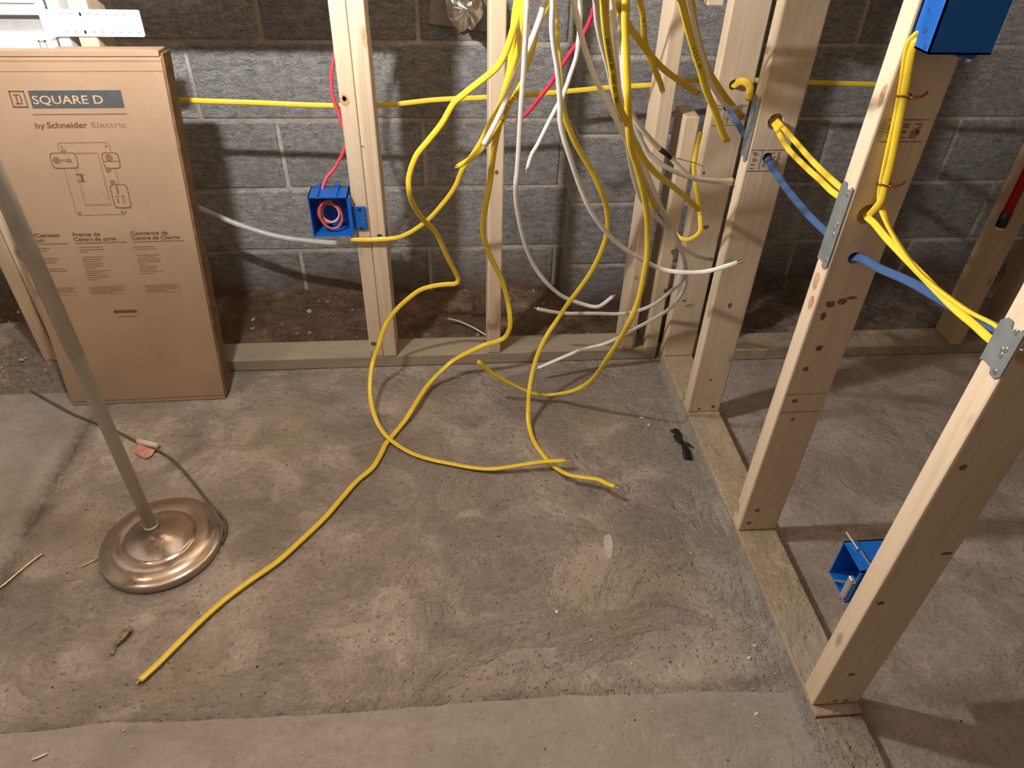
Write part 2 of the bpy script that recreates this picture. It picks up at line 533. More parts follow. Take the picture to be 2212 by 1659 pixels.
PATHS = {
    'y2': [(-0.4907, -0.38, 1.0444), (-0.4969, -0.3711, 1.0223), (-0.5033, -0.362, 0.9966), (-0.5136, -0.3497, 0.9584), (-0.5273, -0.3392, 0.9301), (-0.5475, -0.326, 0.908), (-0.5692, -0.3122, 0.8877), (-0.5908, -0.2994, 0.8671), (-0.6086, -0.2895, 0.8487), (-0.6322, -0.2783, 0.807), (-0.6614, -0.2658, 0.7677), (-0.6877, -0.2556, 0.7326), (-0.7048, -0.2508, 0.6883), (-0.7069, -0.25, 0.6552), (-0.7028, -0.2295, 0.6176), (-0.6847, -0.2, 0.5672), (-0.6584, -0.1726, 0.5223), (-0.6436, -0.1539, 0.4788), (-0.6282, -0.1344, 0.4267), (-0.6118, -0.1179, 0.3807), (-0.6051, -0.11, 0.3544), (-0.6125, -0.1104, 0.3426), (-0.6339, -0.1, 0.3356), (-0.6701, -0.0854, 0.3224), (-0.7035, -0.0751, 0.3059), (-0.7302, -0.0716, 0.2846), (-0.7669, -0.07, 0.2486), (-0.7958, -0.07, 0.2095), (-0.8126, -0.08, 0.1806), (-0.8263, -0.0946, 0.1436), (-0.8441, -0.11, 0.1037), (-0.8512, -0.1516, 0.0783), (-0.8508, -0.2, 0.0495), (-0.8378, -0.255, 0.0322), (-0.8218, -0.287, 0.014), (-0.7972, -0.3264, 0.011), (-0.7486, -0.3708, 0.006), (-0.6977, -0.4008, 0.006), (-0.6385, -0.4225, 0.006), (-0.58, -0.4428, 0.008), (-0.5389, -0.4525, 0.012), (-0.4975, -0.4545, 0.018), (-0.4144, -0.4537, 0.03), (-0.3527, -0.4586, 0.036)],
    'y3': [(-0.4874, -0.4, 1.0481), (-0.4877, -0.3865, 1.0304), (-0.4883, -0.3697, 1.0071), (-0.4886, -0.3499, 0.9769), (-0.4928, -0.3329, 0.9506), (-0.5001, -0.3115, 0.9157), (-0.5089, -0.29, 0.8773), (-0.5192, -0.269, 0.8361), (-0.5333, -0.25, 0.8), (-0.5532, -0.2165, 0.7456), (-0.5739, -0.1895, 0.7016), (-0.592, -0.1688, 0.6664), (-0.6058, -0.15, 0.6242), (-0.6278, -0.1247, 0.5796), (-0.6686, -0.0858, 0.515), (-0.699, -0.06, 0.4783), (-0.7299, -0.0419, 0.4508), (-0.7614, -0.022, 0.4296), (-0.8215, -0.014, 0.4214), (-0.8567, -0.014, 0.4221), (-0.8768, -0.012, 0.4227)],
    'y1': [(-0.4943, -0.33, 1.0353), (-0.4971, -0.3177, 1.0037), (-0.4984, -0.3053, 0.9667), (-0.4988, -0.2978, 0.9413), (-0.5007, -0.2895, 0.9107), (-0.5071, -0.28, 0.8744), (-0.5118, -0.2575, 0.8325), (-0.5162, -0.2365, 0.789), (-0.522, -0.2176, 0.7458), (-0.5264, -0.2007, 0.7024), (-0.5307, -0.18, 0.6404), (-0.5388, -0.144, 0.5641), (-0.5429, -0.12, 0.5052), (-0.5377, -0.108, 0.4618), (-0.5189, -0.0919, 0.4012), (-0.4957, -0.0776, 0.3454), (-0.482, -0.0688, 0.3021), (-0.4702, -0.06, 0.2485), (-0.4648, -0.07, 0.2023), (-0.4668, -0.0722, 0.1701), (-0.4854, -0.07, 0.1363), (-0.5445, -0.08, 0.1216), (-0.6165, -0.075, 0.0771), (-0.6501, -0.0887, 0.0558), (-0.6907, -0.11, 0.0241), (-0.7187, -0.1681, 0.0222), (-0.7405, -0.2235, 0.02), (-0.7648, -0.2652, 0.008), (-0.8043, -0.3364, 0.006), (-0.8133, -0.3669, 0.006), (-0.8341, -0.4237, 0.006), (-0.8702, -0.469, 0.006), (-0.9033, -0.5272, 0.006), (-0.9346, -0.5823, 0.006), (-0.9782, -0.644, 0.006), (-1.0198, -0.6983, 0.006), (-1.0694, -0.7453, 0.006), (-1.1157, -0.7933, 0.006), (-1.1503, -0.8394, 0.006), (-1.1757, -0.8786, 0.006), (-1.2058, -0.9252, 0.006), (-1.2285, -0.9561, 0.006)],
    'y4': [(-0.4446, -0.38, 1.0449), (-0.4501, -0.3686, 1.0287), (-0.4604, -0.3474, 0.9953), (-0.4648, -0.3286, 0.9568), (-0.474, -0.3096, 0.9161), (-0.4857, -0.2913, 0.8734), (-0.4998, -0.2768, 0.8429), (-0.5119, -0.2635, 0.8072), (-0.5319, -0.2473, 0.769), (-0.5521, -0.2329, 0.7378), (-0.575, -0.2177, 0.7113), (-0.6016, -0.2, 0.6873)],
    'w1': [(-0.4565, -0.41, 1.0502), (-0.4604, -0.3905, 1.0223), (-0.467, -0.3708, 0.9928), (-0.4758, -0.3511, 0.962), (-0.4836, -0.3369, 0.9391), (-0.4922, -0.3213, 0.911), (-0.4993, -0.31, 0.8897), (-0.5066, -0.2982, 0.8651), (-0.5133, -0.2873, 0.84), (-0.523, -0.2753, 0.8129), (-0.5349, -0.2626, 0.7838), (-0.5482, -0.25, 0.7538)],
    'w2': [(-0.4866, -0.42, 1.0517), (-0.4836, -0.387, 1.0035), (-0.4818, -0.3615, 0.9607), (-0.4802, -0.3424, 0.9247), (-0.4797, -0.3201, 0.8776), (-0.4789, -0.296, 0.8179), (-0.4779, -0.2713, 0.7439), (-0.4783, -0.2588, 0.6995), (-0.4794, -0.25, 0.6652), (-0.4732, -0.2239, 0.6055), (-0.4516, -0.1875, 0.5083), (-0.4218, -0.16, 0.4248), (-0.3819, -0.1461, 0.3606), (-0.3331, -0.13, 0.3083), (-0.2735, -0.12, 0.2762), (-0.2394, -0.1217, 0.269), (-0.2199, -0.1149, 0.2743), (-0.1934, -0.1, 0.2875)],
    'w3': [(-0.4564, -0.5, 1.0666), (-0.4528, -0.4813, 1.0252), (-0.4462, -0.4688, 0.993), (-0.437, -0.4572, 0.9587), (-0.43, -0.4469, 0.9239), (-0.4249, -0.4383, 0.8903), (-0.4223, -0.4323, 0.8644), (-0.4144, -0.4264, 0.8351), (-0.4006, -0.42, 0.8001), (-0.3821, -0.4093, 0.7548), (-0.3673, -0.4023, 0.721), (-0.3477, -0.3949, 0.6818), (-0.3263, -0.3884, 0.6485), (-0.298, -0.3807, 0.6133), (-0.2576, -0.37, 0.5739), (-0.2118, -0.3608, 0.5414), (-0.161, -0.35, 0.5103), (-0.12, -0.3623, 0.5082), (-0.0789, -0.37, 0.5116), (-0.0555, -0.3859, 0.5259), (-0.0359, -0.3979, 0.5412), (-0.0169, -0.41, 0.5564)],
    'w4': [(-0.4257, -0.5, 1.0669), (-0.4172, -0.4888, 1.0462), (-0.4069, -0.4758, 1.0196), (-0.398, -0.4658, 0.9975), (-0.3874, -0.4561, 0.9746), (-0.3756, -0.4468, 0.9511), (-0.361, -0.4373, 0.9267), (-0.3443, -0.428, 0.9014), (-0.3284, -0.42, 0.8781), (-0.3054, -0.3996, 0.8415), (-0.2871, -0.3847, 0.812), (-0.277, -0.3755, 0.7908), (-0.2675, -0.3649, 0.7639), (-0.2546, -0.3524, 0.7295), (-0.2382, -0.34, 0.6928), (-0.2187, -0.3265, 0.6603), (-0.1958, -0.3137, 0.6343), (-0.1697, -0.3, 0.606), (-0.1365, -0.2785, 0.5706), (-0.1011, -0.2563, 0.5241), (-0.0718, -0.24, 0.497), (-0.0307, -0.2216, 0.4692), (0.0122, -0.2, 0.4489)],
    'w5': [(-0.4114, -0.48, 1.0634), (-0.4077, -0.4728, 1.0431), (-0.4061, -0.4653, 1.0208), (-0.4049, -0.4592, 1.0008), (-0.4052, -0.4513, 0.9734), (-0.4105, -0.4433, 0.9471), (-0.4162, -0.4359, 0.9208), (-0.4219, -0.43, 0.8988), (-0.4294, -0.4217, 0.8804), (-0.4435, -0.4063, 0.84), (-0.4558, -0.3945, 0.805), (-0.4653, -0.3869, 0.7828), (-0.4713, -0.38, 0.752)],
    'w6': [(-0.3985, -0.54, 1.0744), (-0.3905, -0.5241, 1.0444), (-0.3802, -0.5112, 1.0175), (-0.3695, -0.5002, 0.9926), (-0.358, -0.49, 0.9676), (-0.3418, -0.4697, 0.9291), (-0.3255, -0.4534, 0.8949), (-0.3076, -0.44, 0.8666), (-0.2911, -0.4235, 0.8386), (-0.2722, -0.4057, 0.8054), (-0.2467, -0.38, 0.7491), (-0.2177, -0.3515, 0.6995), (-0.1856, -0.3245, 0.6485), (-0.1497, -0.3, 0.6035), (-0.112, -0.2649, 0.5485), (-0.0856, -0.2404, 0.5048), (-0.0632, -0.2178, 0.459), (-0.0487, -0.2, 0.4195), (-0.0388, -0.1675, 0.3687), (-0.0427, -0.13, 0.3231), (-0.0622, -0.1047, 0.2752), (-0.0839, -0.08, 0.2381), (-0.1176, -0.0734, 0.2198), (-0.16, -0.06, 0.2048), (-0.2337, -0.0596, 0.2083), (-0.3043, -0.06, 0.2106), (-0.3446, -0.0656, 0.22), (-0.392, -0.07, 0.2347)],
    'w8': [(-0.3639, -0.5, 1.0675), (-0.3593, -0.4889, 1.0468), (-0.3532, -0.4734, 1.0147), (-0.3453, -0.4615, 0.9869), (-0.3363, -0.45, 0.9572), (-0.3189, -0.4253, 0.9085), (-0.2967, -0.4041, 0.8615), (-0.2631, -0.38, 0.8013), (-0.2185, -0.3386, 0.7197), (-0.1658, -0.3009, 0.6312), (-0.1114, -0.27, 0.543), (-0.0683, -0.2247, 0.4703), (-0.0386, -0.19, 0.4057), (-0.0261, -0.1651, 0.3561), (-0.0229, -0.14, 0.3089), (-0.0324, -0.1, 0.2419), (-0.0717, -0.0899, 0.2017), (-0.1069, -0.08, 0.1698), (-0.1565, -0.0814, 0.1393), (-0.2016, -0.08, 0.1158), (-0.2515, -0.0814, 0.104), (-0.319, -0.0905, 0.0789), (-0.3841, -0.1, 0.0538)],
    'w9': [(-0.3191, -0.4, 1.0498), (-0.3136, -0.3897, 1.0054), (-0.3063, -0.38, 0.9507), (-0.2902, -0.3555, 0.8922), (-0.2724, -0.34, 0.8494), (-0.2473, -0.3293, 0.8166), (-0.219, -0.3187, 0.7873), (-0.1944, -0.31, 0.7652), (-0.1701, -0.3051, 0.7478), (-0.1431, -0.3017, 0.7219), (-0.1151, -0.2976, 0.6999), (-0.0815, -0.2872, 0.6881), (-0.0349, -0.2693, 0.6781), (-0.0023, -0.255, 0.6739)],
    'w9g': [(-0.1637, -0.305, 0.7449), (-0.1447, -0.3029, 0.74), (-0.1277, -0.3013, 0.7354), (-0.1085, -0.2998, 0.7297), (-0.0923, -0.3, 0.7227)],
    'w10': [(-0.3263, -0.38, 1.0461), (-0.3087, -0.3572, 0.9682), (-0.2875, -0.34, 0.8835), (-0.2573, -0.3241, 0.8176), (-0.2306, -0.3147, 0.7756), (-0.2149, -0.31, 0.7548), (-0.1886, -0.3064, 0.7339), (-0.1598, -0.301, 0.7167), (-0.1296, -0.2941, 0.7026), (-0.0943, -0.2843, 0.6901), (-0.0534, -0.2719, 0.6783), (-0.0003, -0.255, 0.6654)],
    'y5': [(-0.4069, -0.64, 1.0925), (-0.3991, -0.6219, 1.0643), (-0.3891, -0.6046, 1.0341), (-0.3794, -0.5912, 1.0082), (-0.3714, -0.5809, 0.9866), (-0.3629, -0.5691, 0.959), (-0.3539, -0.56, 0.9359), (-0.342, -0.5403, 0.9153), (-0.3236, -0.5141, 0.8872), (-0.3059, -0.4882, 0.8562), (-0.2783, -0.456, 0.8171), (-0.2521, -0.4289, 0.7822), (-0.219, -0.4, 0.7476), (-0.1769, -0.3553, 0.7095), (-0.1162, -0.296, 0.6537), (-0.0653, -0.25, 0.6041)],
    'y5b': [(-0.0769, -0.2, 0.6915), (-0.0646, -0.1992, 0.6447), (-0.0547, -0.1992, 0.6158), (-0.0415, -0.2, 0.5749), (-0.0376, -0.2115, 0.5488), (-0.0368, -0.2171, 0.5362), (-0.0455, -0.2206, 0.5238), (-0.0635, -0.22, 0.513), (-0.0793, -0.2124, 0.5131), (-0.0895, -0.2, 0.5202)],
    'y7': [(-0.3532, -0.54, 1.0749), (-0.3517, -0.5374, 1.0564), (-0.3467, -0.5345, 1.0282), (-0.3418, -0.5326, 1.004), (-0.3374, -0.5312, 0.9784), (-0.3339, -0.5304, 0.9579), (-0.3303, -0.53, 0.937), (-0.3206, -0.5147, 0.8935), (-0.3076, -0.5, 0.8435), (-0.2912, -0.4882, 0.8091), (-0.2787, -0.4798, 0.7816), (-0.2635, -0.47, 0.7453), (-0.2485, -0.458, 0.7046), (-0.2378, -0.4481, 0.666), (-0.2306, -0.44, 0.6307), (-0.2249, -0.4364, 0.5914), (-0.224, -0.4329, 0.5508), (-0.2241, -0.43, 0.5079), (-0.2266, -0.4256, 0.4684), (-0.2346, -0.42, 0.4219), (-0.2426, -0.3928, 0.356), (-0.2583, -0.36, 0.273), (-0.2683, -0.31, 0.1824), (-0.2837, -0.2807, 0.1326), (-0.3098, -0.24, 0.079), (-0.3509, -0.2, 0.0367), (-0.3856, -0.1987, 0.0373), (-0.4314, -0.19, 0.0471), (-0.4882, -0.2, 0.0915), (-0.5268, -0.211, 0.13), (-0.5615, -0.22, 0.1748)],
    'y8': [(-0.3429, -0.5, 1.0677), (-0.3372, -0.4982, 1.0203), (-0.3227, -0.5, 0.9282), (-0.3023, -0.46, 0.8635), (-0.275, -0.43, 0.7864), (-0.2439, -0.4089, 0.7272), (-0.2212, -0.3966, 0.6888), (-0.207, -0.39, 0.6687)],
    'y9': [(-0.2844, -0.35, 1.0411), (-0.2726, -0.3374, 1.0192), (-0.2656, -0.327, 0.9992), (-0.2592, -0.3166, 0.9778), (-0.2493, -0.3065, 0.9559), (-0.2353, -0.2959, 0.9323), (-0.2188, -0.285, 0.907), (-0.202, -0.2747, 0.8811), (-0.1949, -0.27, 0.8675)],
    'y10': [(-0.3387, -0.4, 1.0496), (-0.3282, -0.387, 1.0369), (-0.316, -0.3721, 1.0213), (-0.2897, -0.3443, 0.9921), (-0.2631, -0.319, 0.9643), (-0.227, -0.2889, 0.9306), (-0.1908, -0.2619, 0.901), (-0.1534, -0.2362, 0.8766), (-0.1217, -0.2157, 0.8564), (-0.0965, -0.2, 0.8417)],
    'y11': [(-0.247, -0.47, 1.0633), (-0.2258, -0.4469, 1.0287), (-0.2032, -0.4252, 0.9922), (-0.1884, -0.4123, 0.9685), (-0.1727, -0.4003, 0.9448), (-0.1631, -0.3928, 0.9288), (-0.1489, -0.3821, 0.9041), (-0.1306, -0.3711, 0.8785), (-0.1154, -0.3626, 0.8572), (-0.1007, -0.3545, 0.8344), (-0.0826, -0.3453, 0.8071), (-0.0701, -0.34, 0.7923)],
    'w11': [(-0.2221, -0.43, 1.0563), (-0.1975, -0.3944, 1.0182), (-0.1759, -0.367, 0.9858), (-0.1566, -0.3444, 0.9567), (-0.1358, -0.3235, 0.9282), (-0.1114, -0.2988, 0.8906), (-0.0835, -0.2779, 0.8601), (-0.0576, -0.2609, 0.8369), (-0.0344, -0.2462, 0.8248), (-0.0037, -0.22, 0.8213)],
    'y12': [(-0.2013, -0.38, 1.0474), (-0.1739, -0.342, 0.9963), (-0.1384, -0.3061, 0.941), (-0.1076, -0.2823, 0.9015), (-0.0866, -0.2687, 0.8796), (-0.0574, -0.2513, 0.8504), (-0.0288, -0.2357, 0.8244), (0.0021, -0.22, 0.7964)],
    'y13': [(0.043, -0.044, 0.8134), (0.0436, -0.06, 0.825), (0.046, -0.085, 0.833), (0.0453, -0.12, 0.833), (0.0368, -0.15, 0.828), (0.0241, -0.18, 0.8234)],
    'blue': [(0.0333, -0.044, 0.7676), (0.0317, -0.0769, 0.7653), (0.0278, -0.1358, 0.7616), (0.0212, -0.2, 0.758)],
    'blue2': [(0.0427, -0.298, 0.7378), (0.0415, -0.3333, 0.7328), (0.0406, -0.4204, 0.7242), (0.04, -0.5143, 0.72), (0.041, -0.5887, 0.7209)],
    'blue3': [(0.0404, -0.707, 0.7284), (0.0436, -0.722, 0.7348), (0.0475, -0.7683, 0.7419), (0.0521, -0.8329, 0.7578), (0.0509, -0.8894, 0.7704), (0.0422, -0.9692, 0.7894), (0.03, -1.0397, 0.8133)],
    'p': [(0.0026, -0.714, 1.0598), (0.013, -0.714, 1.0059), (0.0192, -0.7128, 0.9771), (0.0234, -0.7123, 0.9541), (0.0321, -0.7125, 0.8922), (0.0372, -0.714, 0.8564), (0.0419, -0.716, 0.8346), (0.0467, -0.73, 0.8164), (0.038, -0.7798, 0.8077), (0.0289, -0.8779, 0.798), (0.0271, -0.9818, 0.8058), (0.025, -1.0427, 0.8195)],
    'q': [(0.006, -0.72, 1.0594), (0.0145, -0.72, 1.0076), (0.0205, -0.7193, 0.9791), (0.0245, -0.7191, 0.9563), (0.0341, -0.7205, 0.8953), (0.037, -0.722, 0.8598), (0.0385, -0.724, 0.8367), (0.0356, -0.722, 0.8229), (0.0373, -0.706, 0.8022)],
    'q2': [(0.03, -0.607, 0.7962), (0.033, -0.5401, 0.7939), (0.035, -0.4764, 0.7915), (0.037, -0.3818, 0.7931), (0.0395, -0.299, 0.8092)],
    'r': [(0.02, -1.0538, 0.805), (0.028, -1.011, 0.7982), (0.03, -0.9643, 0.7946), (0.032, -0.8925, 0.7953), (0.034, -0.7832, 0.798), (0.034, -0.7335, 0.8027), (0.0363, -0.706, 0.8006)],
    'r2': [(0.036, -0.5986, 0.8075), (0.037, -0.5017, 0.8076), (0.038, -0.4112, 0.8128), (0.0448, -0.299, 0.8148)],
    'h': [(-1.3435, 0.1, 0.7432), (-1.2814, 0.1, 0.739), (-1.2238, 0.1, 0.7358), (-1.069, 0.1, 0.7304), (-0.9715, 0.1, 0.726), (-0.8781, 0.1, 0.7237), (-0.7722, 0.1, 0.7247), (-0.7044, 0.1, 0.7313), (-0.6365, 0.1, 0.7379), (-0.5151, 0.1, 0.7434), (-0.426, 0.1, 0.7489), (-0.2943, 0.1, 0.76), (-0.2022, 0.1, 0.7678), (-0.0745, 0.1, 0.7746), (-0.04, 0.1, 0.7791), (0.0059, 0.1, 0.7857), (0.1126, 0.1, 0.786), (0.2947, 0.1, 0.7797), (0.4553, 0.1, 0.7755), (0.6063, 0.1, 0.7711)],
    'cond': [(-1.5021, 0.21, 0.5172), (-1.3637, 0.2, 0.4442), (-1.3253, 0.2, 0.4262), (-1.2853, 0.195, 0.4075), (-1.2037, 0.185, 0.3707), (-1.1062, 0.175, 0.3399), (-1.0041, 0.165, 0.3273), (-0.9171, 0.14, 0.3328), (-0.8551, 0.108, 0.3511), (-0.8158, 0.1, 0.3601)],
    'pink': [(-0.8534, 0.1, 0.9255), (-0.878, 0.1, 0.8374), (-0.889, 0.0949, 0.7977), (-0.8923, 0.0901, 0.7676), (-0.8891, 0.0847, 0.7371), (-0.8772, 0.0767, 0.6936), (-0.8685, 0.0698, 0.6587), (-0.8745, 0.0648, 0.6318), (-0.9023, 0.06, 0.5868), (-0.9269, 0.0473, 0.5622), (-0.9414, 0.03, 0.5332), (-0.9494, 0.025, 0.5045)],
    'red': [(-0.3085, -0.12, 0.9992), (-0.3174, -0.1106, 0.9719), (-0.3272, -0.1009, 0.9393), (-0.3426, -0.09, 0.9098), (-0.367, -0.0746, 0.864), (-0.3884, -0.0628, 0.822), (-0.4112, -0.0515, 0.7867), (-0.4351, -0.0408, 0.7514), (-0.458, -0.03, 0.7278)],
    'gw': [(-0.637, 0.1853, 0.043), (-0.6111, 0.169, 0.046), (-0.5899, 0.155, 0.046), (-0.5553, 0.1224, 0.046), (-0.5218, 0.0831, 0.046)],
    'cord': [(-2.0291, 0.1064, 0.005), (-1.9133, 0.0203, 0.005), (-1.8055, -0.0571, 0.005), (-1.6544, -0.1642, 0.005), (-1.5801, -0.2059, 0.005), (-1.4931, -0.2562, 0.005), (-1.4196, -0.3077, 0.005), (-1.3725, -0.3326, 0.005), (-1.3209, -0.377, 0.005), (-1.2574, -0.4518, 0.005), (-1.2029, -0.5219, 0.005), (-1.1608, -0.5697, 0.005)],
    'cordb': [(-1.8707, 0.0376, 0.005), (-1.7961, -0.0053, 0.005), (-1.7279, -0.0675, 0.005), (-1.6464, -0.1377, 0.005)],
    'y15': [(-0.4355, -0.36, 1.0414), (-0.4293, -0.3583, 0.9978), (-0.4208, -0.3582, 0.9447), (-0.4121, -0.36, 0.8893), (-0.4016, -0.3431, 0.848), (-0.3886, -0.3314, 0.8178), (-0.3698, -0.3176, 0.7802), (-0.3453, -0.3036, 0.7418), (-0.3226, -0.292, 0.7066), (-0.2978, -0.28, 0.6604), (-0.2847, -0.2689, 0.6332), (-0.2694, -0.2513, 0.582), (-0.2649, -0.2371, 0.5372), (-0.2691, -0.2198, 0.4841), (-0.2824, -0.1982, 0.4199), (-0.304, -0.175, 0.3555), (-0.3227, -0.1583, 0.3087), (-0.345, -0.14, 0.2461), (-0.3746, -0.1579, 0.2059), (-0.3972, -0.1777, 0.1647), (-0.4127, -0.2, 0.1216), (-0.4246, -0.2351, 0.0785), (-0.4291, -0.27, 0.0366), (-0.4301, -0.2979, 0.02), (-0.4229, -0.3504, 0.008), (-0.4031, -0.4087, 0.008), (-0.3842, -0.4525, 0.014), (-0.3573, -0.4948, 0.026), (-0.323, -0.5137, 0.032), (-0.286, -0.5314, 0.04), (-0.2708, -0.5537, 0.048), (-0.2539, -0.5675, 0.052)],
}


# ---------------------------------------------------------------- floor
def fbm(x, y, s, o=4, z=0.0):
    return mnoise.fractal(Vector((x * s, y * s, z)), 1.0, 2.0, o)

def grid_obj(name, xs, ys, zf, m, parent):
    nx, ny = len(xs), len(ys)
    verts = [(x, y, zf(x, y)) for y in ys for x in xs]
    faces = [(j * nx + i, j * nx + i + 1, (j + 1) * nx + i + 1, (j + 1) * nx + i) for j in range(ny - 1) for i in range(nx - 1)]
    me = bpy.data.meshes.new(name)
    me.from_pydata(verts, [], faces)
    for p in me.polygons:
        p.use_smooth = True
    me.materials.append(m)
    o = bpy.data.objects.new(name, me)
    return link(o, parent)

floor = struct(obj('floor', box_bm(-3.3, 2.5, -4.3, 0.9, -0.12, -0.016), BASE))

def seam_x(y):
    return -1.595 + 0.009 * fbm(y, 3.1, 22, 4)

def seam_y(x):
    return -1.035 - 0.0 * x + 0.008 * fbm(x, 7.7, 5, 3) - (0.03 * max(0, (x + 0.45) / 0.45) if x > -0.45 else 0)

def edge_drop(d, wdt, dep):
    return -dep * max(0.0, 1 - d / wdt) ** 1.5 if d < wdt else 0.0

def warp(o, fn):
    for v in o.data.vertices:
        v.co.x, v.co.y = fn(v.co.x, v.co.y)

def lin(a, b, n):
    return [a + (b - a) * i / (n - 1) for i in range(n)]

# trench patch: u, v in 0..1 between the two seams, the right sole plate and the back plate
NXP, NYP = 230, 160
pv, pf = [], []
for j in range(NYP):
    v = j / (NYP - 1)
    for i in range(NXP):
        u = i / (NXP - 1)
        x = -1.595 + (0.03 + 1.595) * u
        y0 = seam_y(x)
        y = y0 - 0.006 + (0.085 - y0 + 0.006) * v
        xs_ = seam_x(y) - 0.006
        x = xs_ + (0.03 - xs_) * u
        dl, df = x - xs_, y - y0 + 0.006
        z = 0.0010 * fbm(x, y, 6, 4) + 0.0005 * fbm(x, y, 30, 3) - 0.0015
        z += edge_drop(dl, 0.022 + 0.020 * fbm(y, 1, 24, 3), 0.006) + edge_drop(df, 0.012 + 0.014 * fbm(x, 2, 12, 3), 0.0032)
        pv.append((x, y, min(z, 0.0)))
for j in range(NYP - 1):
    for i in range(NXP - 1):
        k = j * NXP + i
        pf.append((k, k + 1, k + NXP + 1, k + NXP))
me = bpy.data.meshes.new('slab')
me.from_pydata(pv, [], pf)
for p in me.polygons:
    p.use_smooth = True
me.materials.append(CONC)
slab = link(bpy.data.objects.new('slab', me), floor)
slab['label'] = 'rough mottled trench patch of concrete'

ys = lin(-4.2, -1.45, 12)[:-1] + lin(-1.45, -1.04, 60)
def zf_front(x, y):
    return min(0.0, 0.0007 * fbm(x, y, 7, 3, 2.0) - 0.001 + edge_drop(seam_y(x) + 0.004 - y, 0.010 + 0.012 * fbm(x, 5, 11, 3), 0.0042))
s2 = grid_obj('slab', lin(-1.6, 0.03, 180), lin(0, 1, len(ys)), lambda x, y: 0, CONC_F, floor)
for v in s2.data.vertices:
    j = v.index // 180
    x = v.co.x
    t = (ys[j] + 4.2) / (-1.04 + 4.2)
    y = -4.2 + (seam_y(x) + 0.004 + 4.2) * t
    v.co = (x, y, zf_front(x, y))
s2['label'] = 'smoother older slab in front of the patch'
ysl = lin(-4.2, -1.2, 10)[:-1] + lin(-1.2, 0.09, 110)
s3 = grid_obj('slab', lin(0, 1, 70), ysl, lambda x, y: 0, CONC_L, floor)
for v in s3.data.vertices:
    u, y = v.co.x, v.co.y
    xe = seam_x(y) + 0.004
    x = -3.2 + (xe + 3.2) * (u ** 0.5)
    v.co = (x, y, min(0, 0.0008 * fbm(x, y, 6, 3, 4.0) - 0.001 + edge_drop(xe - x, 0.012 + 0.014 * fbm(y, 4, 26, 3), 0.005)))
s3['label'] = 'pale smooth slab beside the patch'
s4 = grid_obj('slab', lin(0.031, 2.4, 110), lin(-4.2, -1.4, 8)[:-1] + lin(-1.4, 0.068, 90), lambda x, y: min(0, 0.0010 * fbm(x, y, 5, 4, 8.0) - 0.001), CONC_R, floor)
s4['label'] = 'pale floor beyond the stud wall'

ysk = lin(-1.45, -0.03, 200)
sk = grid_obj('concrete_skim', lin(0, 1, 9), ysk, lambda x, y: 0, CONC, floor)
for v in sk.data.vertices:
    u, y = v.co.x, v.co.y
    wd = 0.012 + 0.006 * fbm(y, 1.0, 6, 3)
    hh = (0.030 + 0.006 * fbm(y, 8.0, 9, 3)) * min(1.0, max(0.0, (-0.28 - y) / 0.5) + 0.25)
    v.co = (0.0006 - wd * (1 - u), y, -0.002 + (hh + 0.002) * u ** 1.7 + 0.0012 * fbm(u, y, 30, 3))
sk['label'] = 'grey smear of concrete against the plate'

def zdirt(x, y):
    base = 0.018 + 0.014 * fbm(x, y, 7, 4, 1.0) + 0.010 * fbm(x, y, 26, 3, 3.0)
    base += 0.03 * max(0, (y - 0.22) / 0.15)
    if x > 0.2:
        base += 0.02
    base = max(-0.012, base)
    y0 = 0.0885 if x < 0.13 else 0.0675
    return -0.012 + (base + 0.012) * min(1.0, max(0.0, (y - y0) / 0.014))
dirt = grid_obj('soil', lin(-3.2, 0.14, 330), lin(0.0885, 0.3645, 42), zdirt, DIRT, None)
bed = grid_obj('rubble_bed', lin(0.131, 2.4, 220), lin(0.0675, 0.3645, 46), zdirt, RUBBLE_BED, None)
bed['kind'] = 'stuff'
tag(bed, 'grey-brown rubble bed between the far plate of the right bay and the block wall', 'rubble')
dirt['kind'] = 'stuff'
tag(dirt, 'strip of brown soil and grit between the bottom plates and the block wall', 'soil')

# ---------------------------------------------------------------- block walls
wall = struct(obj('wall_back', box_bm(-3.3, 2.5, 0.3700, 0.62, -0.1, 2.5), MORTAR))
BW, BH, BJ = 0.4080, 0.2032, 0.0105
block_meshes = {}
def block_mesh(wd, hh, dd):
    key = (round(wd, 3), round(hh, 3), round(dd, 3), rnd.randrange(3))
    if key not in block_meshes:
        bm = box_bm(0, wd, 0, dd, 0, hh, 0.004, 1)
        for v in bm.verts:
            v.co.x += rnd.uniform(-0.0012, 0.0012)
            v.co.z += rnd.uniform(-0.0012, 0.0012)
            v.co.y += rnd.uniform(-0.0008, 0.0008)
        me = bpy.data.meshes.new('block')
        bm.normal_update(); bm.to_mesh(me); bm.free()
        me.materials.append(BLOCK)
        block_meshes[key] = me
    return block_meshes[key]

def block(x, y, z, wd, hh, dd, parent):
    o = bpy.data.objects.new('block', block_mesh(wd, hh, dd))
    o.location = (x, y + rnd.uniform(-0.001, 0.001), z)
    link(o, parent)

for c in range(-1, 8):
    z = 0.804 + (c - 4) * BH          # joint line under course c
    off = (-1.096 if c % 2 == 0 else -1.300)
    k = -6
    while True:
        x = off + k * BW
        k += 1
        if x > 2.4:
            break
        if x < -3.3:
            continue
        zl = z + BJ / 2
        block(x + BJ / 2, 0.3655, max(zl, -0.09), BW - BJ, z + BH - BJ / 2 - max(zl, -0.09), 0.03, wall)

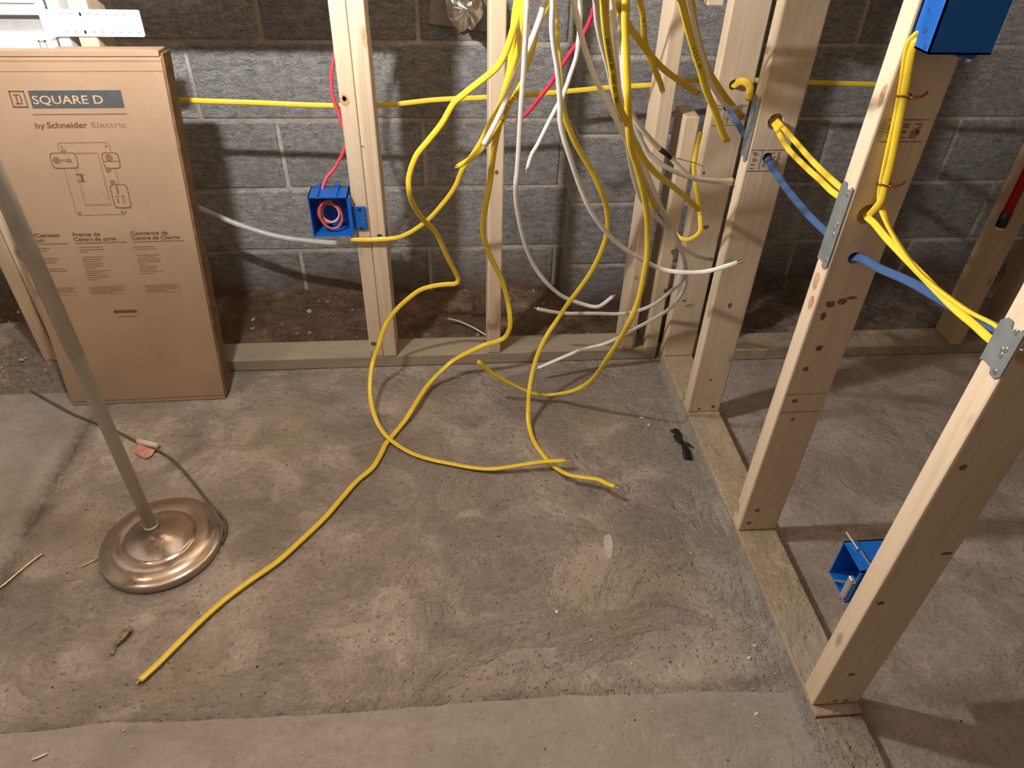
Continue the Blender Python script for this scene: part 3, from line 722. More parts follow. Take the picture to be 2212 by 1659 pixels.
pil = struct(obj('wall_pilaster', box_bm(-0.256, 0.146, 0.246, 0.372, -0.05, 2.45), MORTAR))
for c in range(-1, 8):
    z = 0.800 + (c - 4) * BH
    zl = max(z + BJ / 2, -0.04)
    hh = z + BH - BJ / 2 - zl
    block(-0.260, 0.2415, zl, 0.410, hh, 0.121, pil)

for nm, b4 in (('wall_left', (-3.42, -3.3, -4.3, 0.7, -0.1, 2.5)), ('wall_right', (2.5, 2.62, -4.3, 0.7, -0.1, 2.5)), ('wall_front', (-3.4, 2.6, -4.42, -4.3, -0.1, 2.5))):
    struct(obj(nm, box_bm(*b4), MORTAR))
ceil = struct(obj('ceiling', box_bm(-3.4, 2.6, -4.4, 0.7, 2.5, 2.54), PLY))
jm = box_bm(-0.019, 0.019, 0, 4.6, 0, 0.2, 0.002)
jme = bpy.data.meshes.new('joist'); jm.to_mesh(jme); jm.free(); jme.materials.append(JOISTW)
for i in range(15):
    o = bpy.data.objects.new('joist', jme)
    o.location = (-3.1 + 0.406 * i, -4.28, 2.302)
    link(o, ceil)

# ---------------------------------------------------------------- studs and plates
HOLES = {}
def stud_mesh(wx, wy, ln, bev=0.0035, holes=()):
    bm = box_bm(0, wx, 0, wy, 0, ln, bev, 2)
    me = bpy.data.meshes.new('stud')
    bm.normal_update(); bm.to_mesh(me); bm.free()
    if holes:
        ob = bpy.data.objects.new('stud_tmp', me)
        COL.objects.link(ob)
        cut = []
        for (hx, hz, r) in holes:
            cb = bmesh.new()
            bmesh.ops.create_cone(cb, cap_ends=True, segments=20, radius1=r, radius2=r, depth=0.2, matrix=Matrix.Translation((hx, wy / 2, hz)) @ Matrix.Rotation(math.pi / 2, 4, 'X'))
            cm = bpy.data.meshes.new('cut'); cb.to_mesh(cm); cb.free()
            co = bpy.data.objects.new('cut_tmp', cm); COL.objects.link(co)
            md = ob.modifiers.new('b', 'BOOLEAN'); md.operation = 'DIFFERENCE'; md.object = co; md.solver = 'EXACT'
            cut.append(co)
        dg = bpy.context.evaluated_depsgraph_get()
        me2 = bpy.data.meshes.new_from_object(ob.evaluated_get(dg))
        bpy.data.objects.remove(ob)
        for co in cut:
            bpy.data.objects.remove(co)
        me = me2
        me.name = 'stud'
    return me

def stud(x, y, z0, z1, wx, wy, label, m=PINE, group='wall studs', rot=0.0, holes=(), name='wall_stud'):
    me = stud_mesh(wx, wy, z1 - z0, holes=[(hx - x, hz - z0, r) for hx, hz, r in holes])
    me.materials.clear()
    me.materials.append(m)
    o = bpy.data.objects.new(name, me)
    o.location = (x, y, z0)
    o.rotation_euler = (0, 0, rot)
    link(o)
    return tag(o, label, 'stud', group)

def knot(st, c, axis, rw, rh, m=None, name='knot'):
    """flat oval knot on the face of a stud; c in world, axis = outward normal"""
    bm = bmesh.new()
    ax = Vector(axis)
    u = Vector((1, 0, 0)) if abs(ax.y) > 0.5 else Vector((0, 1, 0))
    w_ = Vector((0, 0, 1))
    pts = []
    for i in range(14):
        a = 2 * math.pi * i / 14
        k = rnd.uniform(0.8, 1.15)
        pts.append(Vector(c) - Vector(st.location) + ax * 0.0001 + u * math.cos(a) * rw * k + w_ * math.sin(a) * rh * k)
    prism_bm(pts, ax, 0.0004, bm)
    bmesh.ops.recalc_face_normals(bm, faces=bm.faces[:])
    return obj(name, bm, m or KNOT, st)

ZP = 0.0385
ZT = 2.262
# back wall, left to right
s_l1 = stud(-1.765, 0.0, ZP, ZT, 0.038, 0.089, 'pine stud at the far left, behind the lamp pole', PINE_D)
s_l2 = stud(-1.7255, 0.002, ZP, ZT, 0.038, 0.089, 'pine stud mostly hidden by the left edge of the cardboard carton', PINE)
s_l3 = stud(-1.392, 0.0, ZP, ZT, 0.038, 0.089, 'yellowish pine stud behind the white slotted strap', PINE)
s_d1 = stud(-0.8645, 0.0, ZP, ZT, 0.0375, 0.089, 'left board of the doubled stud, carrying the blue box with red wire', PINE)
s_d2 = stud(-0.8263, -0.0015, ZP, ZT, 0.038, 0.089, 'right board of the doubled stud, with a black smudge level with the blue box', PINE)
s_c = stud(-0.522, 0.0, ZP, ZT, 0.038, 0.089, 'single pine stud standing between the doubled stud and the hanging white cables', PINE)
s_t = stud(-0.118, 0.0, ZP, ZT, 0.038, 0.089, 'pine stud in front of the block pilaster, with a short block at its foot', PINE)
s_e = stud(-0.0465, 0.0, ZP, 0.728, 0.038, 0.089, 'short cut-off pine stud in the corner with its sawn top showing', PINE)
s_e2 = stud(-0.0415, 0.0, 0.968, ZT, 0.038, 0.089, 'piece of framing lumber cut off above the corner, only its lower end in view', PINE)
knot(s_d2, (-0.7950, -0.0015, 0.900), (0, -1, 0), 0.006, 0.022, KNOT_L)
knot(s_d2, (-0.823, -0.0015, 0.66), (0, -1, 0), 0.003, 0.002)
knot(s_d1, (-0.853, 0, 0.768), (0, -1, 0), 0.011, 0.014, KNOT_L)
knot(s_d1, (-0.853, 0, 0.770), (0, -1, 0), 0.005, 0.006)
knot(s_d1, (-0.852, 0, 0.085), (0, -1, 0), 0.008, 0.007)
knot(s_c, (-0.502, 0, 0.593), (0, -1, 0), 0.005, 0.006)
knot(s_t, (-0.107, 0, 0.284), (0, -1, 0), 0.006, 0.008, KNOT_L)
knot(s_e, (-0.012, 0, 0.362), (0, -1, 0), 0.008, 0.010)
knot(s_e, (-0.014, 0, 0.240), (0, -1, 0), 0.007, 0.008)
sm = knot(s_d2, (-0.804, -0.0015, 0.4275), (0, -1, 0), 0.008, 0.003, BLK, 'black_smudge')
sm = obj('black_smudge', prism_bm([(0.0381, 0.012, 0.405 - ZP), (0.0381, 0.05, 0.40 - ZP), (0.0381, 0.055, 0.425 - ZP), (0.0381, 0.03, 0.428 - ZP), (0.0381, 0.016, 0.42 - ZP)], (1, 0, 0), 0.0004), BLK, s_d2)
bt = obj('foot_block', box_bm(-0.004, 0.030, -0.004, 0.0, 0.0, 0.085, 0.002), PINE_D, s_t)

# right wall, from the corner towards the camera
HC = [(0.041, 0.8145, 0.0165), (0.0435, 0.740, 0.011)]
HB = [(0.0365, 0.8045, 0.0175), (0.0405, 0.727, 0.011)]
HA = [(0.022, 0.828, 0.020)]
s_D = stud(0.0, -0.0425, ZP, ZT, 0.089, 0.038, 'pine stud flat in the inside corner of the right stud row', PINE, holes=[(0.042, 0.814, 0.013), (0.036, 0.764, 0.010)])
s_C = stud(0.0, -0.298, ZP, ZT, 0.089, 0.038, 'pine stud with printed grade stamp and the blue cable through it', PINE, holes=HC)
s_B = stud(0.0, -0.707, ZP, ZT, 0.089, 0.038, 'knotty pine stud with the yellow pair running down to a blue box above', PINE, holes=HB)
s_A = stud(0.0, -1.111, ZP, ZT, 0.089, 0.038, 'nearest pine stud, big and slanting in view, with the low blue box behind it', PINE, holes=HA)
for x, z, a, b in ((0.027, 0.638, .009, .007), (0.047, 0.642, .009, .007), (0.062, 0.650, .010, .003), (0.022, 0.613, .005, .009), (0.036, 0.544, .006, .006), (0.024, 0.497, .006, .005), (0.025, 0.420, .006, .005), (0.035, 0.372, .005, .003), (0.029, 0.105, .006, .006), (0.020, 0.064, .006, .005)):
    knot(s_B, (x, -0.707, z), (0, -1, 0), a, b)
for y, z, a, b in ((-0.687, 0.672, .008, .018), (-0.694, 0.634, .008, .014), (-0.697, 0.984, .006, .016)):
    knot(s_B, (0, y, z), (-1, 0, 0), a, b, KNOT_L)
for x, z, a, b in ((0.019, 0.646, .006, .005), (0.016, 0.352, .006, .005), (0.074, 0.468, .009, .003), (0.041, 0.140, .007, .005), (0.040, 0.050, .004, .004), (0.060, 0.049, .004, .003)):
    knot(s_A, (x, -1.111, z), (0, -1, 0), a, b)
for x, z, a, b in ((0.011, 0.604, .004, .004), (0.046, 0.457, .008, .006), (0.029, 0.232, .006, .003), (0.048, 0.216, .014, .006)):
    knot(s_D, (x, -0.0425, z), (0, -1, 0), a, b, KNOT_L if a > .012 else KNOT)
for x, z, a, b in ((0.042, 0.377, .004, .007), (0.068, 0.056, .005, .005), (0.042, 0.149, .004, .003), (0.030, 0.050, .004, .004)):
    knot(s_C, (x, -0.298, z), (0, -1, 0), a, b)

# far studs of the right bay
s_F = stud(0.912, -0.030, ZP, ZT, 0.038, 0.089, 'far pine stud in the right bay with the red pipe standing at it', PINE_D)
s_G = stud(1.062, -0.020, ZP, ZT, 0.038, 0.089, 'dark pine stud at the right picture edge beyond the red pipe stud', PINE_D)

def plate(name, p0, ln, axis, wd, hh, label, m):
    bm = box_bm(0, wd, 0, hh, 0, ln, 0.003, 2)
    for v in bm.verts:
        v.co.x += 0.0
    o = obj(name, bm, m)
    if axis == 'x':     # long axis local z -> world x ; local x -> world y ; local y -> world z
        o.matrix_world = Matrix(((0, 0, 1, p0[0]), (1, 0, 0, p0[1]), (0, 1, 0, p0[2]), (0, 0, 0, 1)))
    else:               # local z -> world -y ; local x -> world x ; local y -> world z
        o.matrix_world = Matrix(((1, 0, 0, p0[0]), (0, 0, -1, p0[1]), (0, 1, 0, p0[2]), (0, 0, 0, 1)))
    return tag(o, label, 'plate', 'bottom and top plates of the stud walls')

plate('bottom_plate', (-3.2, 0.0, 0.0), 3.19, 'x', 0.089, 0.038, 'greenish treated bottom plate along the block wall, under the back studs', TREATED)
plate('bottom_plate', (0.0, -0.002, 0.0), 1.128, 'y', 0.089, 0.038, 'sawdust-covered bottom plate under the right stud row, running towards the camera', DUSTY)
plate('bottom_plate', (0.0915, -0.022, 0.0), 2.3, 'x', 0.089, 0.038, 'dusty bottom plate of the far wall in the right bay, under the red pipe stud', DUSTY)
plate('bottom_plate', (0.0, -1.1315, 0.0), 2.9, 'y', 0.087, 0.034, 'grey concrete-smeared bottom plate end nearest the camera, after the joint', RUBBLE)
plate('top_plate', (-3.2, 0.0, ZT), 5.6, 'x', 0.089, 0.038, 'pine top plate over the back studs, under the joists', PINE_D)
plate('top_plate', (0.0, -0.002, ZT), 4.1, 'y', 0.089, 0.038, 'pine top plate over the right stud row, under the joists', PINE_D)
for o in bpy.data.objects:
    if o.name.startswith('top_plate'):
        o['label'] = o['label']

# grade stamps (flat print) on the studs
def quad(bm, x0, x1, z0, z1, y):
    vs = [bm.verts.new(p) for p in ((x0, y, z0), (x1, y, z0), (x1, y, z1), (x0, y, z1))]
    bm.faces.new(vs)

def stamp(st, yf, z0, z1, xa, xb, seed, faint=False, boxes=True):
    r = random.Random(seed)
    bm = bmesh.new()
    lx, ly, lz = st.location
    y = yf - 0.00025 - ly
    for zz in (z0, z1):
        x = xa
        while x < xb:
            ln = r.uniform(0.012, 0.03)
            quad(bm, x - lx, min(x + ln, xb) - lx, zz - 0.0008 - lz, zz + 0.0008 - lz, y)
            x += ln + (r.uniform(0.001, 0.004) if r.random() < 0.5 else 0)
    if boxes:
        xm = xa + (xb - xa) * 0.34
        quad(bm, xm - 0.0005 - lx, xm + 0.0005 - lx, z0 + 0.003 - lz, z1 - 0.002 - lz, y)
        cols = [(xa + 0.004, xm - 0.006), (xm + 0.004, xm + 0.016), (xm + 0.019, xm + 0.032), (xb - 0.016, xb - 0.008)]
        for ca, cb in cols:
            n = 9
            for i in range(n):
                zc = z0 + 0.006 + (z1 - z0 - 0.012) * i / (n - 1)
                if r.random() < 0.75:
                    a = r.uniform(ca, ca + (cb - ca) * 0.25)
                    b = r.uniform(cb - (cb - ca) * 0.35, cb)
                    quad(bm, a - lx, b - lx, zc - 0.0009 - lz, zc + 0.0009 - lz, y)
    g = obj('grade_stamp', bm, PRINT_L if faint else STAMP, st)
    g['kind'] = 'stuff'
    return g

stamp(s_C, -0.298, 0.711, 0.756, 0.004, 0.078, 3)
stamp(s_B, -0.707, 0.391, 0.436, 0.003, 0.082, 5, True, False)
stamp(s_B, -0.707, 0.921, 0.953, 0.014, 0.080, 6, True)
stamp(s_D, -0.0425, 0.721, 0.767, 0.006, 0.084, 9)

# ---------------------------------------------------------------- steel nail plates
def nail_plate(yc, z0, z1, label, wy=0.036, prongs=True):
    h = z1 - z0
    x = -0.0016
    pts = []
    n = 0.008
    yl, yr = yc - wy / 2, yc + wy / 2
    prof = [(yl, z0 + n), (yl + wy * .18, z0), (yl + wy * .42, z0 + 0.001), (yl + wy * .48, z0 + n), (yr - wy * .12, z0 + n * 1.1), (yr, z0 + n * .7),
            (yr, z1 - n * 1.0), (yr - wy * .2, z1), (yr - wy * .42, z1), (yr - wy * .5, z1 - n), (yl + wy * .25, z1 - n * .9), (yl + wy * .12, z1), (yl, z1 - n * .3)]
    bm = prism_bm([(0, y, z) for y, z in prof], (-1, 0, 0), 0.0016)
    bmesh.ops.recalc_face_normals(bm, faces=bm.faces[:])
    o = obj('nail_plate', bm, GALV)
    o.location = (-0.0002, 0, 0)
    tag(o, label, 'nail plate', 'steel protector plates on the right studs')
    bm = bmesh.new()
    for (fy, fz) in ((0.3, 0.55), (0.42, 0.50), (0.36, 0.42), (0.25, 0.12), (0.3, 0.9)):
        bmesh.ops.create_uvsphere(bm, u_segments=8, v_segments=5, radius=0.0032, matrix=Matrix.Translation((-0.0017, yl + wy * fy, z0 + h * fz)) @ Matrix.Diagonal((0.25, 1, 1.4, 1)))
    obj('dimple', bm, STEELW, o, True)['kind'] = 'stuff'
    return o
nail_plate(-0.279, 0.727, 0.860, 'grey steel nail plate on the edge of the stud with the printed grade stamp')
nail_plate(-0.688, 0.702, 0.848, 'grey steel nail plate on the edge of the knotty middle stud')
nail_plate(-1.092, 0.786, 0.856, 'short grey steel nail plate on the edge of the nearest stud', 0.038)

# ---------------------------------------------------------------- load board over the back studs (above the frame)
tag(obj('panel_board', box_bm(-1.40, -0.79, -0.0195, -0.0015, 1.000, 1.95, 0.001), PLY), 'plywood backing board screwed over the back studs above the cardboard carton', 'board')

# ---------------------------------------------------------------- cables
CABLE_GROUP = {}
def tip_wires(o, path, fr, width, r_seed, n=3, ln=0.009):
    r = random.Random(r_seed)
    p, (t, wv, nv) = path[-1], fr[-1]
    cols = [BLK, WHT, COPPER]
    for k in range(n):
        c = p + wv * width * (k - (n - 1) / 2) * 0.27
        bm = sweep_bm([c - t * 0.002, c + t * ln * r.uniform(0.35, 1.0)], 0.0019, 0.0019, prof=6, power=1.0)
        obj('conductor', bm, cols[k % 3], o)

def cable(key, label, m, width=0.0115, thick=0.0058, cat='cable', group=None, up=None, letters=(), tips=True, ref=None, prof=10, power=0.72, name='electrical_cable', step=0.008, pts=None):
    pts = [Vector(p) for p in (pts or PATHS[key])]
    if up:
        p0 = pts[0]
        d = (pts[0] - pts[1]).normalized()
        tx, ty = up
        top = Vector((tx, ty, 2.296))
        ext = [top, Vector((tx, ty, 2.0)), Vector(((tx + p0.x) / 2, (ty + p0.y) / 2, 1.62)), p0 + d * 0.12]
        pts = ext + pts
    path = smooth_path(pts, step)
    rf = ref or hang_ref
    o = obj(name, sweep_bm(path, width, thick, rf, prof, power), m, None, True)
    tag(o, label, cat, group)
    fr = frames(path, rf)
    total = sum((b - a).length for a, b in zip(path, path[1:]))
    cum = [0.0]
    for a, b in zip(path, path[1:]):
        cum.append(cum[-1] + (b - a).length)
    def at_idx(f):
        ctrl = [Vector(p) for p in PATHS[key]]
        k = min(int(f), len(ctrl) - 2)
        c = ctrl[k].lerp(ctrl[k + 1], f - k)
        return cum[min(range(len(path)), key=lambda n: (path[n] - c).length)]
    for i, (a, b) in enumerate(letters):
        lb = lettering_bm(path, fr, width, thick, at_idx(a), at_idx(b), sum(map(ord, key)) * 7 + i)
        lb_kind = 'stuff'
        obj('printed_lettering', lb, INK, o)['kind'] = lb_kind
    if tips:
        tip_wires(o, path, fr, width, len(key) * 7 + 3)
    return o

GY = 'yellow cables hanging from the joists'
GW = 'white cables hanging from the joists'
def plen(key, i0):
    p = [Vector(x) for x in PATHS[key]]
    return sum((b - a).length for a, b in zip(p[i0:], p[i0 + 1:]))

cable('y1', 'longest yellow cable, crossing the floor to the bottom left', YEL, 0.0135, 0.0062, group=GY, up=(-0.50, -0.45))
cable('y2', 'yellow cable bulging left in front of the back studs, then curling over the floor', YEL, 0.0122, 0.006, group=GY, up=(-0.46, -0.47))
cable('y3', 'yellow cable running from the blue box on the doubled stud up to the bundle', YEL, 0.0112, 0.006, group=GY, up=(-0.42, -0.49), tips=False)
cable('y4', 'short yellow cable ending free just left of the single middle stud', YEL, 0.0112, 0.006, group=GY, up=(-0.40, -0.44), letters=[(5.0, 7.0)])
cable('y15', 'yellow cable making an S behind the white ones, ending on the floor', YEL, 0.0118, 0.006, group=GY, up=(-0.44, -0.42))
cable('y7', 'yellow cable hooking back left just above the floor, its bend printed black', YEL, 0.0118, 0.0062, group=GY, up=(-0.33, -0.60), letters=[(25.4, 27.0)])
cable('y5', 'broad yellow cable with black printing, nearest the camera in the bundle', YEL, 0.0120, 0.0062, group=GY, up=(-0.38, -0.66), letters=[(1.95, 3.05), (3.3, 3.95), (4.2, 6.1)])
cable('y5b', 'short yellow cable curled in a J in front of the corner stud', YEL, 0.0100, 0.0045, group=GY, letters=[(2.75, 3.3)], pts=[(-0.075, -0.2, 0.76)] + PATHS['y5b'])
cable('y8', 'yellow cable end tucked between two white cables above the bottom of the bundle', YEL_SHADE, 0.0115, 0.006, group=GY, up=(-0.29, -0.42))
cable('y9', 'shade-toned yellow cable hanging straight in front of the pilaster, ending at its stud', YEL_SHADE, 0.0110, 0.006, group=GY, up=(-0.28, -0.36), letters=[(1.4, 2.25)])
cable('y10', 'shade-toned yellow cable slanting down right, ending in the gap beside the corner stud', YEL_SHADE, 0.0122, 0.006, group=GY, up=(-0.36, -0.40), letters=[(1.2, 2.3)])
cable('y11', 'yellow cable with black printing hanging in front of the flat corner stud', YEL, 0.0135, 0.0062, group=GY, up=(-0.25, -0.50), letters=[(2.4, 4.2)])
cable('y12', 'shade-toned yellow cable ending behind the first nail plate', YEL_SHADE, 0.0120, 0.006, group=GY, up=(-0.20, -0.38), tips=False)
cable('y13', 'stubby yellow cable loop poking out of a hole in the flat corner stud', YEL_SHADE, 0.0170, 0.009, group=GY, tips=False, pts=[(0.043, -0.022, 0.813)] + PATHS['y13'])

cable('w1', 'stubby white cable in the left of the bundle with a blunt cut end', WHT, 0.0108, 0.0052, group=GW, up=(-0.42, -0.47))
cable('w2', 'white cable hanging left of the others, its end hooked up over the soil', WHT, 0.0102, 0.0052, group=GW, up=(-0.47, -0.50))
cable('w3', 'long white cable sweeping right in front of the stamped stud', WHT, 0.0098, 0.0054, group=GW, up=(-0.45, -0.57))
cable('w4', 'white cable running down beside the printed yellow one to the corner stud', WHT, 0.0098, 0.0052, group=GW, up=(-0.43, -0.54))
cable('w5', 'short white cable slanting down left to a broad flat end over the block wall', WHT, 0.0076, 0.0045, group=GW, up=(-0.40, -0.52))
cable('w6', 'white cable bending back left along the bottom plate, upper of the two tails', GREYC, 0.0098, 0.0052, group=GW, up=(-0.37, -0.60))
cable('w8', 'white cable bending back left to the floor, lower of the two tails', WHT, 0.0100, 0.0052, group=GW, up=(-0.35, -0.54))
w9 = cable('w9', 'cream stripped cable wrapped with a band of black tape', CREAM, 0.0108, 0.0090, group=GW, up=(-0.32, -0.42), power=0.9)
pw = smooth_path(PATHS['w9'])
i0 = min(range(len(pw)), key=lambda i: (pw[i] - Vector(PATHS['w9'][7])).length)
i1 = min(range(len(pw)), key=lambda i: (pw[i] - Vector(PATHS['w9'][8])).length)
obj('tape_band', sweep_bm(pw[i0:i1 + 1], 0.0122, 0.0104, power=0.9), BLK, w9, True)
obj('ground_wire', sweep_bm(smooth_path(PATHS['w9g'], 0.006), 0.0024, 0.0024, prof=6, power=1), BRASSW, w9, True)
cable('w10', 'grey-white cable running under the taped cream one to the edge of the stamped stud', GREYC, 0.0100, 0.0056, group=GW, up=(-0.30, -0.40))
cable('w11', 'thin white cable hanging beside the printed yellow one at the corner', WHT, 0.0082, 0.005, group=GW, up=(-0.23, -0.46), tips=False)

cable('red', 'red cable slanting behind the white ones with a pointed end', REDC, 0.0095, 0.0085, group=None, power=1.0, tips=False, pts=[(-0.20, -0.14, 1.18)] + PATHS['red'], name='red_cable')
cable('h', 'yellow cable strung level along the backs of the studs', YEL, 0.0122, 0.006, group=None, tips=False, ref=Vector((0, -1, 0.1)))
cable('pink', 'thin red cable looping from behind the doubled stud into the blue box', PINKC, 0.0082, 0.0078, tips=False, power=1.0, name='red_cable')
cable('cond', 'translucent white tube sagging behind the blue box to the doubled stud', TUBE_W, 0.0160, 0.0160, cat='tube', tips=False, power=1.0, prof=14, name='plastic_tube')
cable('gw', 'thin grey-white wire lying across the soil beside the single middle stud', GREYC, 0.0055, 0.0045, tips=False, power=1, prof=8, name='loose_wire', cat='wire')

# right wall wiring, each cable one run through its drilled studs
def chain(*parts):
    out = []
    for p in parts:
        out += [tuple(q) for q in p]
    return out
GP = 'wiring run through the right studs'
bl = chain([(0.034, -0.0245, 0.7655)], PATHS['blue'], [(0.040, -0.255, 0.7420), (0.0435, -0.279, 0.740)], PATHS['blue2'], [(0.0407, -0.664, 0.7265), (0.0405, -0.688, 0.727)], PATHS['blue3'], [(0.024, -1.085, 0.828)])
cable('blue', 'flat blue cable threaded through the corner, stamped and knotty studs', BLUC, 0.0140, 0.0046, group=GP, tips=False, ref=Vector((-0.62, -0.6, 0.5)), pts=bl)
pp = chain(PATHS['p'], [(0.022, -1.068, 0.822), (0.021, -1.092, 0.823)])
pp[0:0] = [(0.012, -0.722, 1.072)]
cable('p', 'yellow cable from the upper blue box down the knotty stud to the nearest stud', YEL, 0.0112, 0.0056, group=GP, tips=False, ref=Vector((0, -1, 0.15)), pts=pp)
qq = chain([(0.020, -0.728, 1.072)], PATHS['q'], [(0.037, -0.688, 0.8025), (0.0365, -0.664, 0.802)], PATHS['q2'], [(0.0405, -0.279, 0.810)])
cable('q', 'yellow cable from the upper blue box turning into the hole in the knotty stud', YEL, 0.0108, 0.0056, group=GP, tips=False, ref=Vector((-0.5, -0.8, 0.4)), pts=qq)
rr = chain([(0.019, -1.090, 0.815)], PATHS['r'], [(0.037, -0.688, 0.808), (0.0365, -0.664, 0.8095)], PATHS['r2'], [(0.0425, -0.279, 0.8185)])
cable('r', 'yellow cable straight from the nearest stud through the knotty stud to the stamped stud', YEL, 0.0108, 0.0056, group=GP, tips=False, ref=Vector((-0.6, -0.6, 0.5)), pts=rr)

def tie(z, x, label):
    pts = []
    for i in range(17):
        a = 2 * math.pi * i / 16
        pts.append(Vector((x + 0.0108 * math.cos(a), -0.718 + 0.0085 * math.sin(a), z + 0.002 * math.sin(a * 2))))
    bm = sweep_bm(pts, 0.0024, 0.0024, prof=6, power=1)
    tail = [Vector((x + 0.004, -0.7268, z)), Vector((x + 0.018, -0.730, z + 0.003)), Vector((x + 0.026, -0.727, z + 0.008))]
    sweep_bm(smooth_path(tail, 0.003), 0.0042, 0.003, prof=6, power=1, bm=bm)
    o = obj('wire_tie', bm, plain('tie_copper', (0.35, 0.10, 0.03), 0.35, 0.8), None, True)
    return tag(o, label, 'wire tie', 'copper ties round the yellow pair')
def near_z(key, z):
    return min((Vector(p) for p in PATHS[key]), key=lambda p: abs(p.z - z))
tie(0.990, (near_z('p', 0.99).x + near_z('q', 0.99).x) / 2, 'upper twisted copper tie round the yellow pair on the knotty stud')
tie(0.860, (near_z('p', 0.86).x + near_z('q', 0.86).x) / 2, 'lower twisted copper tie round the yellow pair, above the fork')

# ---------------------------------------------------------------- blue electrical boxes
def open_box(x0, x1, y0, y1, z0, z1, open_axis, t=0.0025):
    """five walls; open_axis is '-y', '-x' or '+x'"""
    bm = bmesh.new()
    W6 = {'-x': (x0, x0 + t, y0, y1, z0, z1), '+x': (x1 - t, x1, y0, y1, z0, z1), '-y': (x0, x1, y0, y0 + t, z0, z1), '+y': (x0, x1, y1 - t, y1, z0, z1), '-z': (x0, x1, y0, y1, z0, z0 + t), '+z': (x0, x1, y0, y1, z1 - t, z1)}
    for k, b in W6.items():
        if k != open_axis:
            box_bm(*b, bm=bm)
    return bm

t = thing('electrical_box', 'open blue box with coiled red wire on the doubled stud', 'electrical box', (-0.92, 0.02, 0.436), 'blue electrical boxes')
def at(o, bm, name, m, smooth=False):
    bmesh.ops.translate(bm, verts=bm.verts[:], vec=-Vector(o.location))
    return obj(name, bm, m, o, smooth)
at(t, open_box(-0.968, -0.8715, -0.020, 0.045, 0.436, 0.541, '-y'), 'shell', BLUEBOX)
bm = box_bm(-0.8715, -0.8655, -0.0200, -0.004, 0.438, 0.539)
box_bm(-0.8715, -0.832, -0.0062, -0.0032, 0.446, 0.510, 0.001, bm=bm)
at(t, bm, 'mounting_flange', BLUEBOX)
bm = bmesh.new()
for x in (-0.945, -0.899):
    box_bm(x - 0.0018, x + 0.0018, -0.019, 0.046, 0.541, 0.545, bm=bm)
    box_bm(x - 0.004, x + 0.004, 0.030, 0.048, 0.541, 0.552, bm=bm)
at(t, bm, 'rib', BLUEBOX)['kind'] = 'stuff'
for z in (0.451, 0.502):
    bm = bmesh.new()
    bmesh.ops.create_uvsphere(bm, u_segments=10, v_segments=6, radius=0.0042, matrix=Matrix.Translation((-0.847, -0.0065, z)) @ Matrix.Diagonal((1, 0.45, 1, 1)))
    at(t, bm, 'screw', SCREW, True)
bm = bmesh.new()
for z, n in ((0.490, 2), (0.479, 3), (0.466, 2)):
    for i in range(n):
        quad(bm, -0.844 + 0.003 * i, -0.8425 + 0.003 * i, z - 0.001, z + 0.001, -0.0065)
at(t, bm, 'embossed_marks', STEELW)

# coil of red wire in the box
pts = []
for i in range(90):
    a = 2 * math.pi * i / 30 + 1.2
    k = i / 30
    r = 0.0315 - 0.0030 * k
    pts.append(Vector((-0.922 + 0.004 * math.sin(k * 3.1) + r * math.cos(a) * (0.95 - 0.06 * math.sin(k * 2.3)), 0.0105 * k - 0.008 + 0.004 * math.sin(a + k), 0.486 + 0.004 * math.cos(k * 4.0) + r * math.sin(a) * 1.12)))
c = obj('coiled_wire', sweep_bm(pts, 0.0066, 0.0058, Vector((0, -1, 0)), prof=8, power=1.0), plain('coil_red', (0.60, 0.10, 0.10), 0.4), None, True)
tag(c, 'coil of dusty red wire inside the blue box', 'wire')
pts = [Vector((-0.922 + 0.0225 * math.cos(a) * 0.95, 0.006, 0.487 + 0.0225 * math.sin(a) * 1.1)) for a in [2 * math.pi * i / 26 + 2.4 for i in range(24)]]
obj('stripped_wire', sweep_bm(pts, 0.0044, 0.0036, Vector((0, -1, 0)), prof=7, power=1), GREYC, c, True)

t = thing('electrical_box', 'low blue box nailed behind the nearest stud, nails showing', 'electrical box', (0.04, -1.04, 0.296), 'blue electrical boxes')
at(t, open_box(-0.004, 0.088, -1.0705, -1.010, 0.296, 0.377, '-x'), 'shell', BLUEBOX)
bm = bmesh.new()
box_bm(0.012, 0.016, -1.0635, -1.013, 0.377, 0.3805, bm=bm)
box_bm(0.016, 0.034, -1.050, -1.030, 0.3768, 0.3774, bm=bm)
at(t, bm, 'rib', BLUEBOX)['kind'] = 'stuff'
for a, b in (((0.006, -0.995, 0.381), (0.010, -1.030, 0.3795)), ((0.012, -1.034, 0.380), (0.010, -1.0725, 0.388)), ((-0.008, -1.032, 0.304), (-0.006, -1.071, 0.350))):
    at(t, sweep_bm([Vector(a), Vector(b)], 0.0045, 0.0028, prof=6, power=1), 'nail', STEELW)
at(t, box_bm(-0.010, -0.003, -1.068, -1.058, 0.304, 0.352, 0.001), 'nail_bracket', plain('pale_steel', (0.5, 0.5, 0.58), 0.4, 0.6))

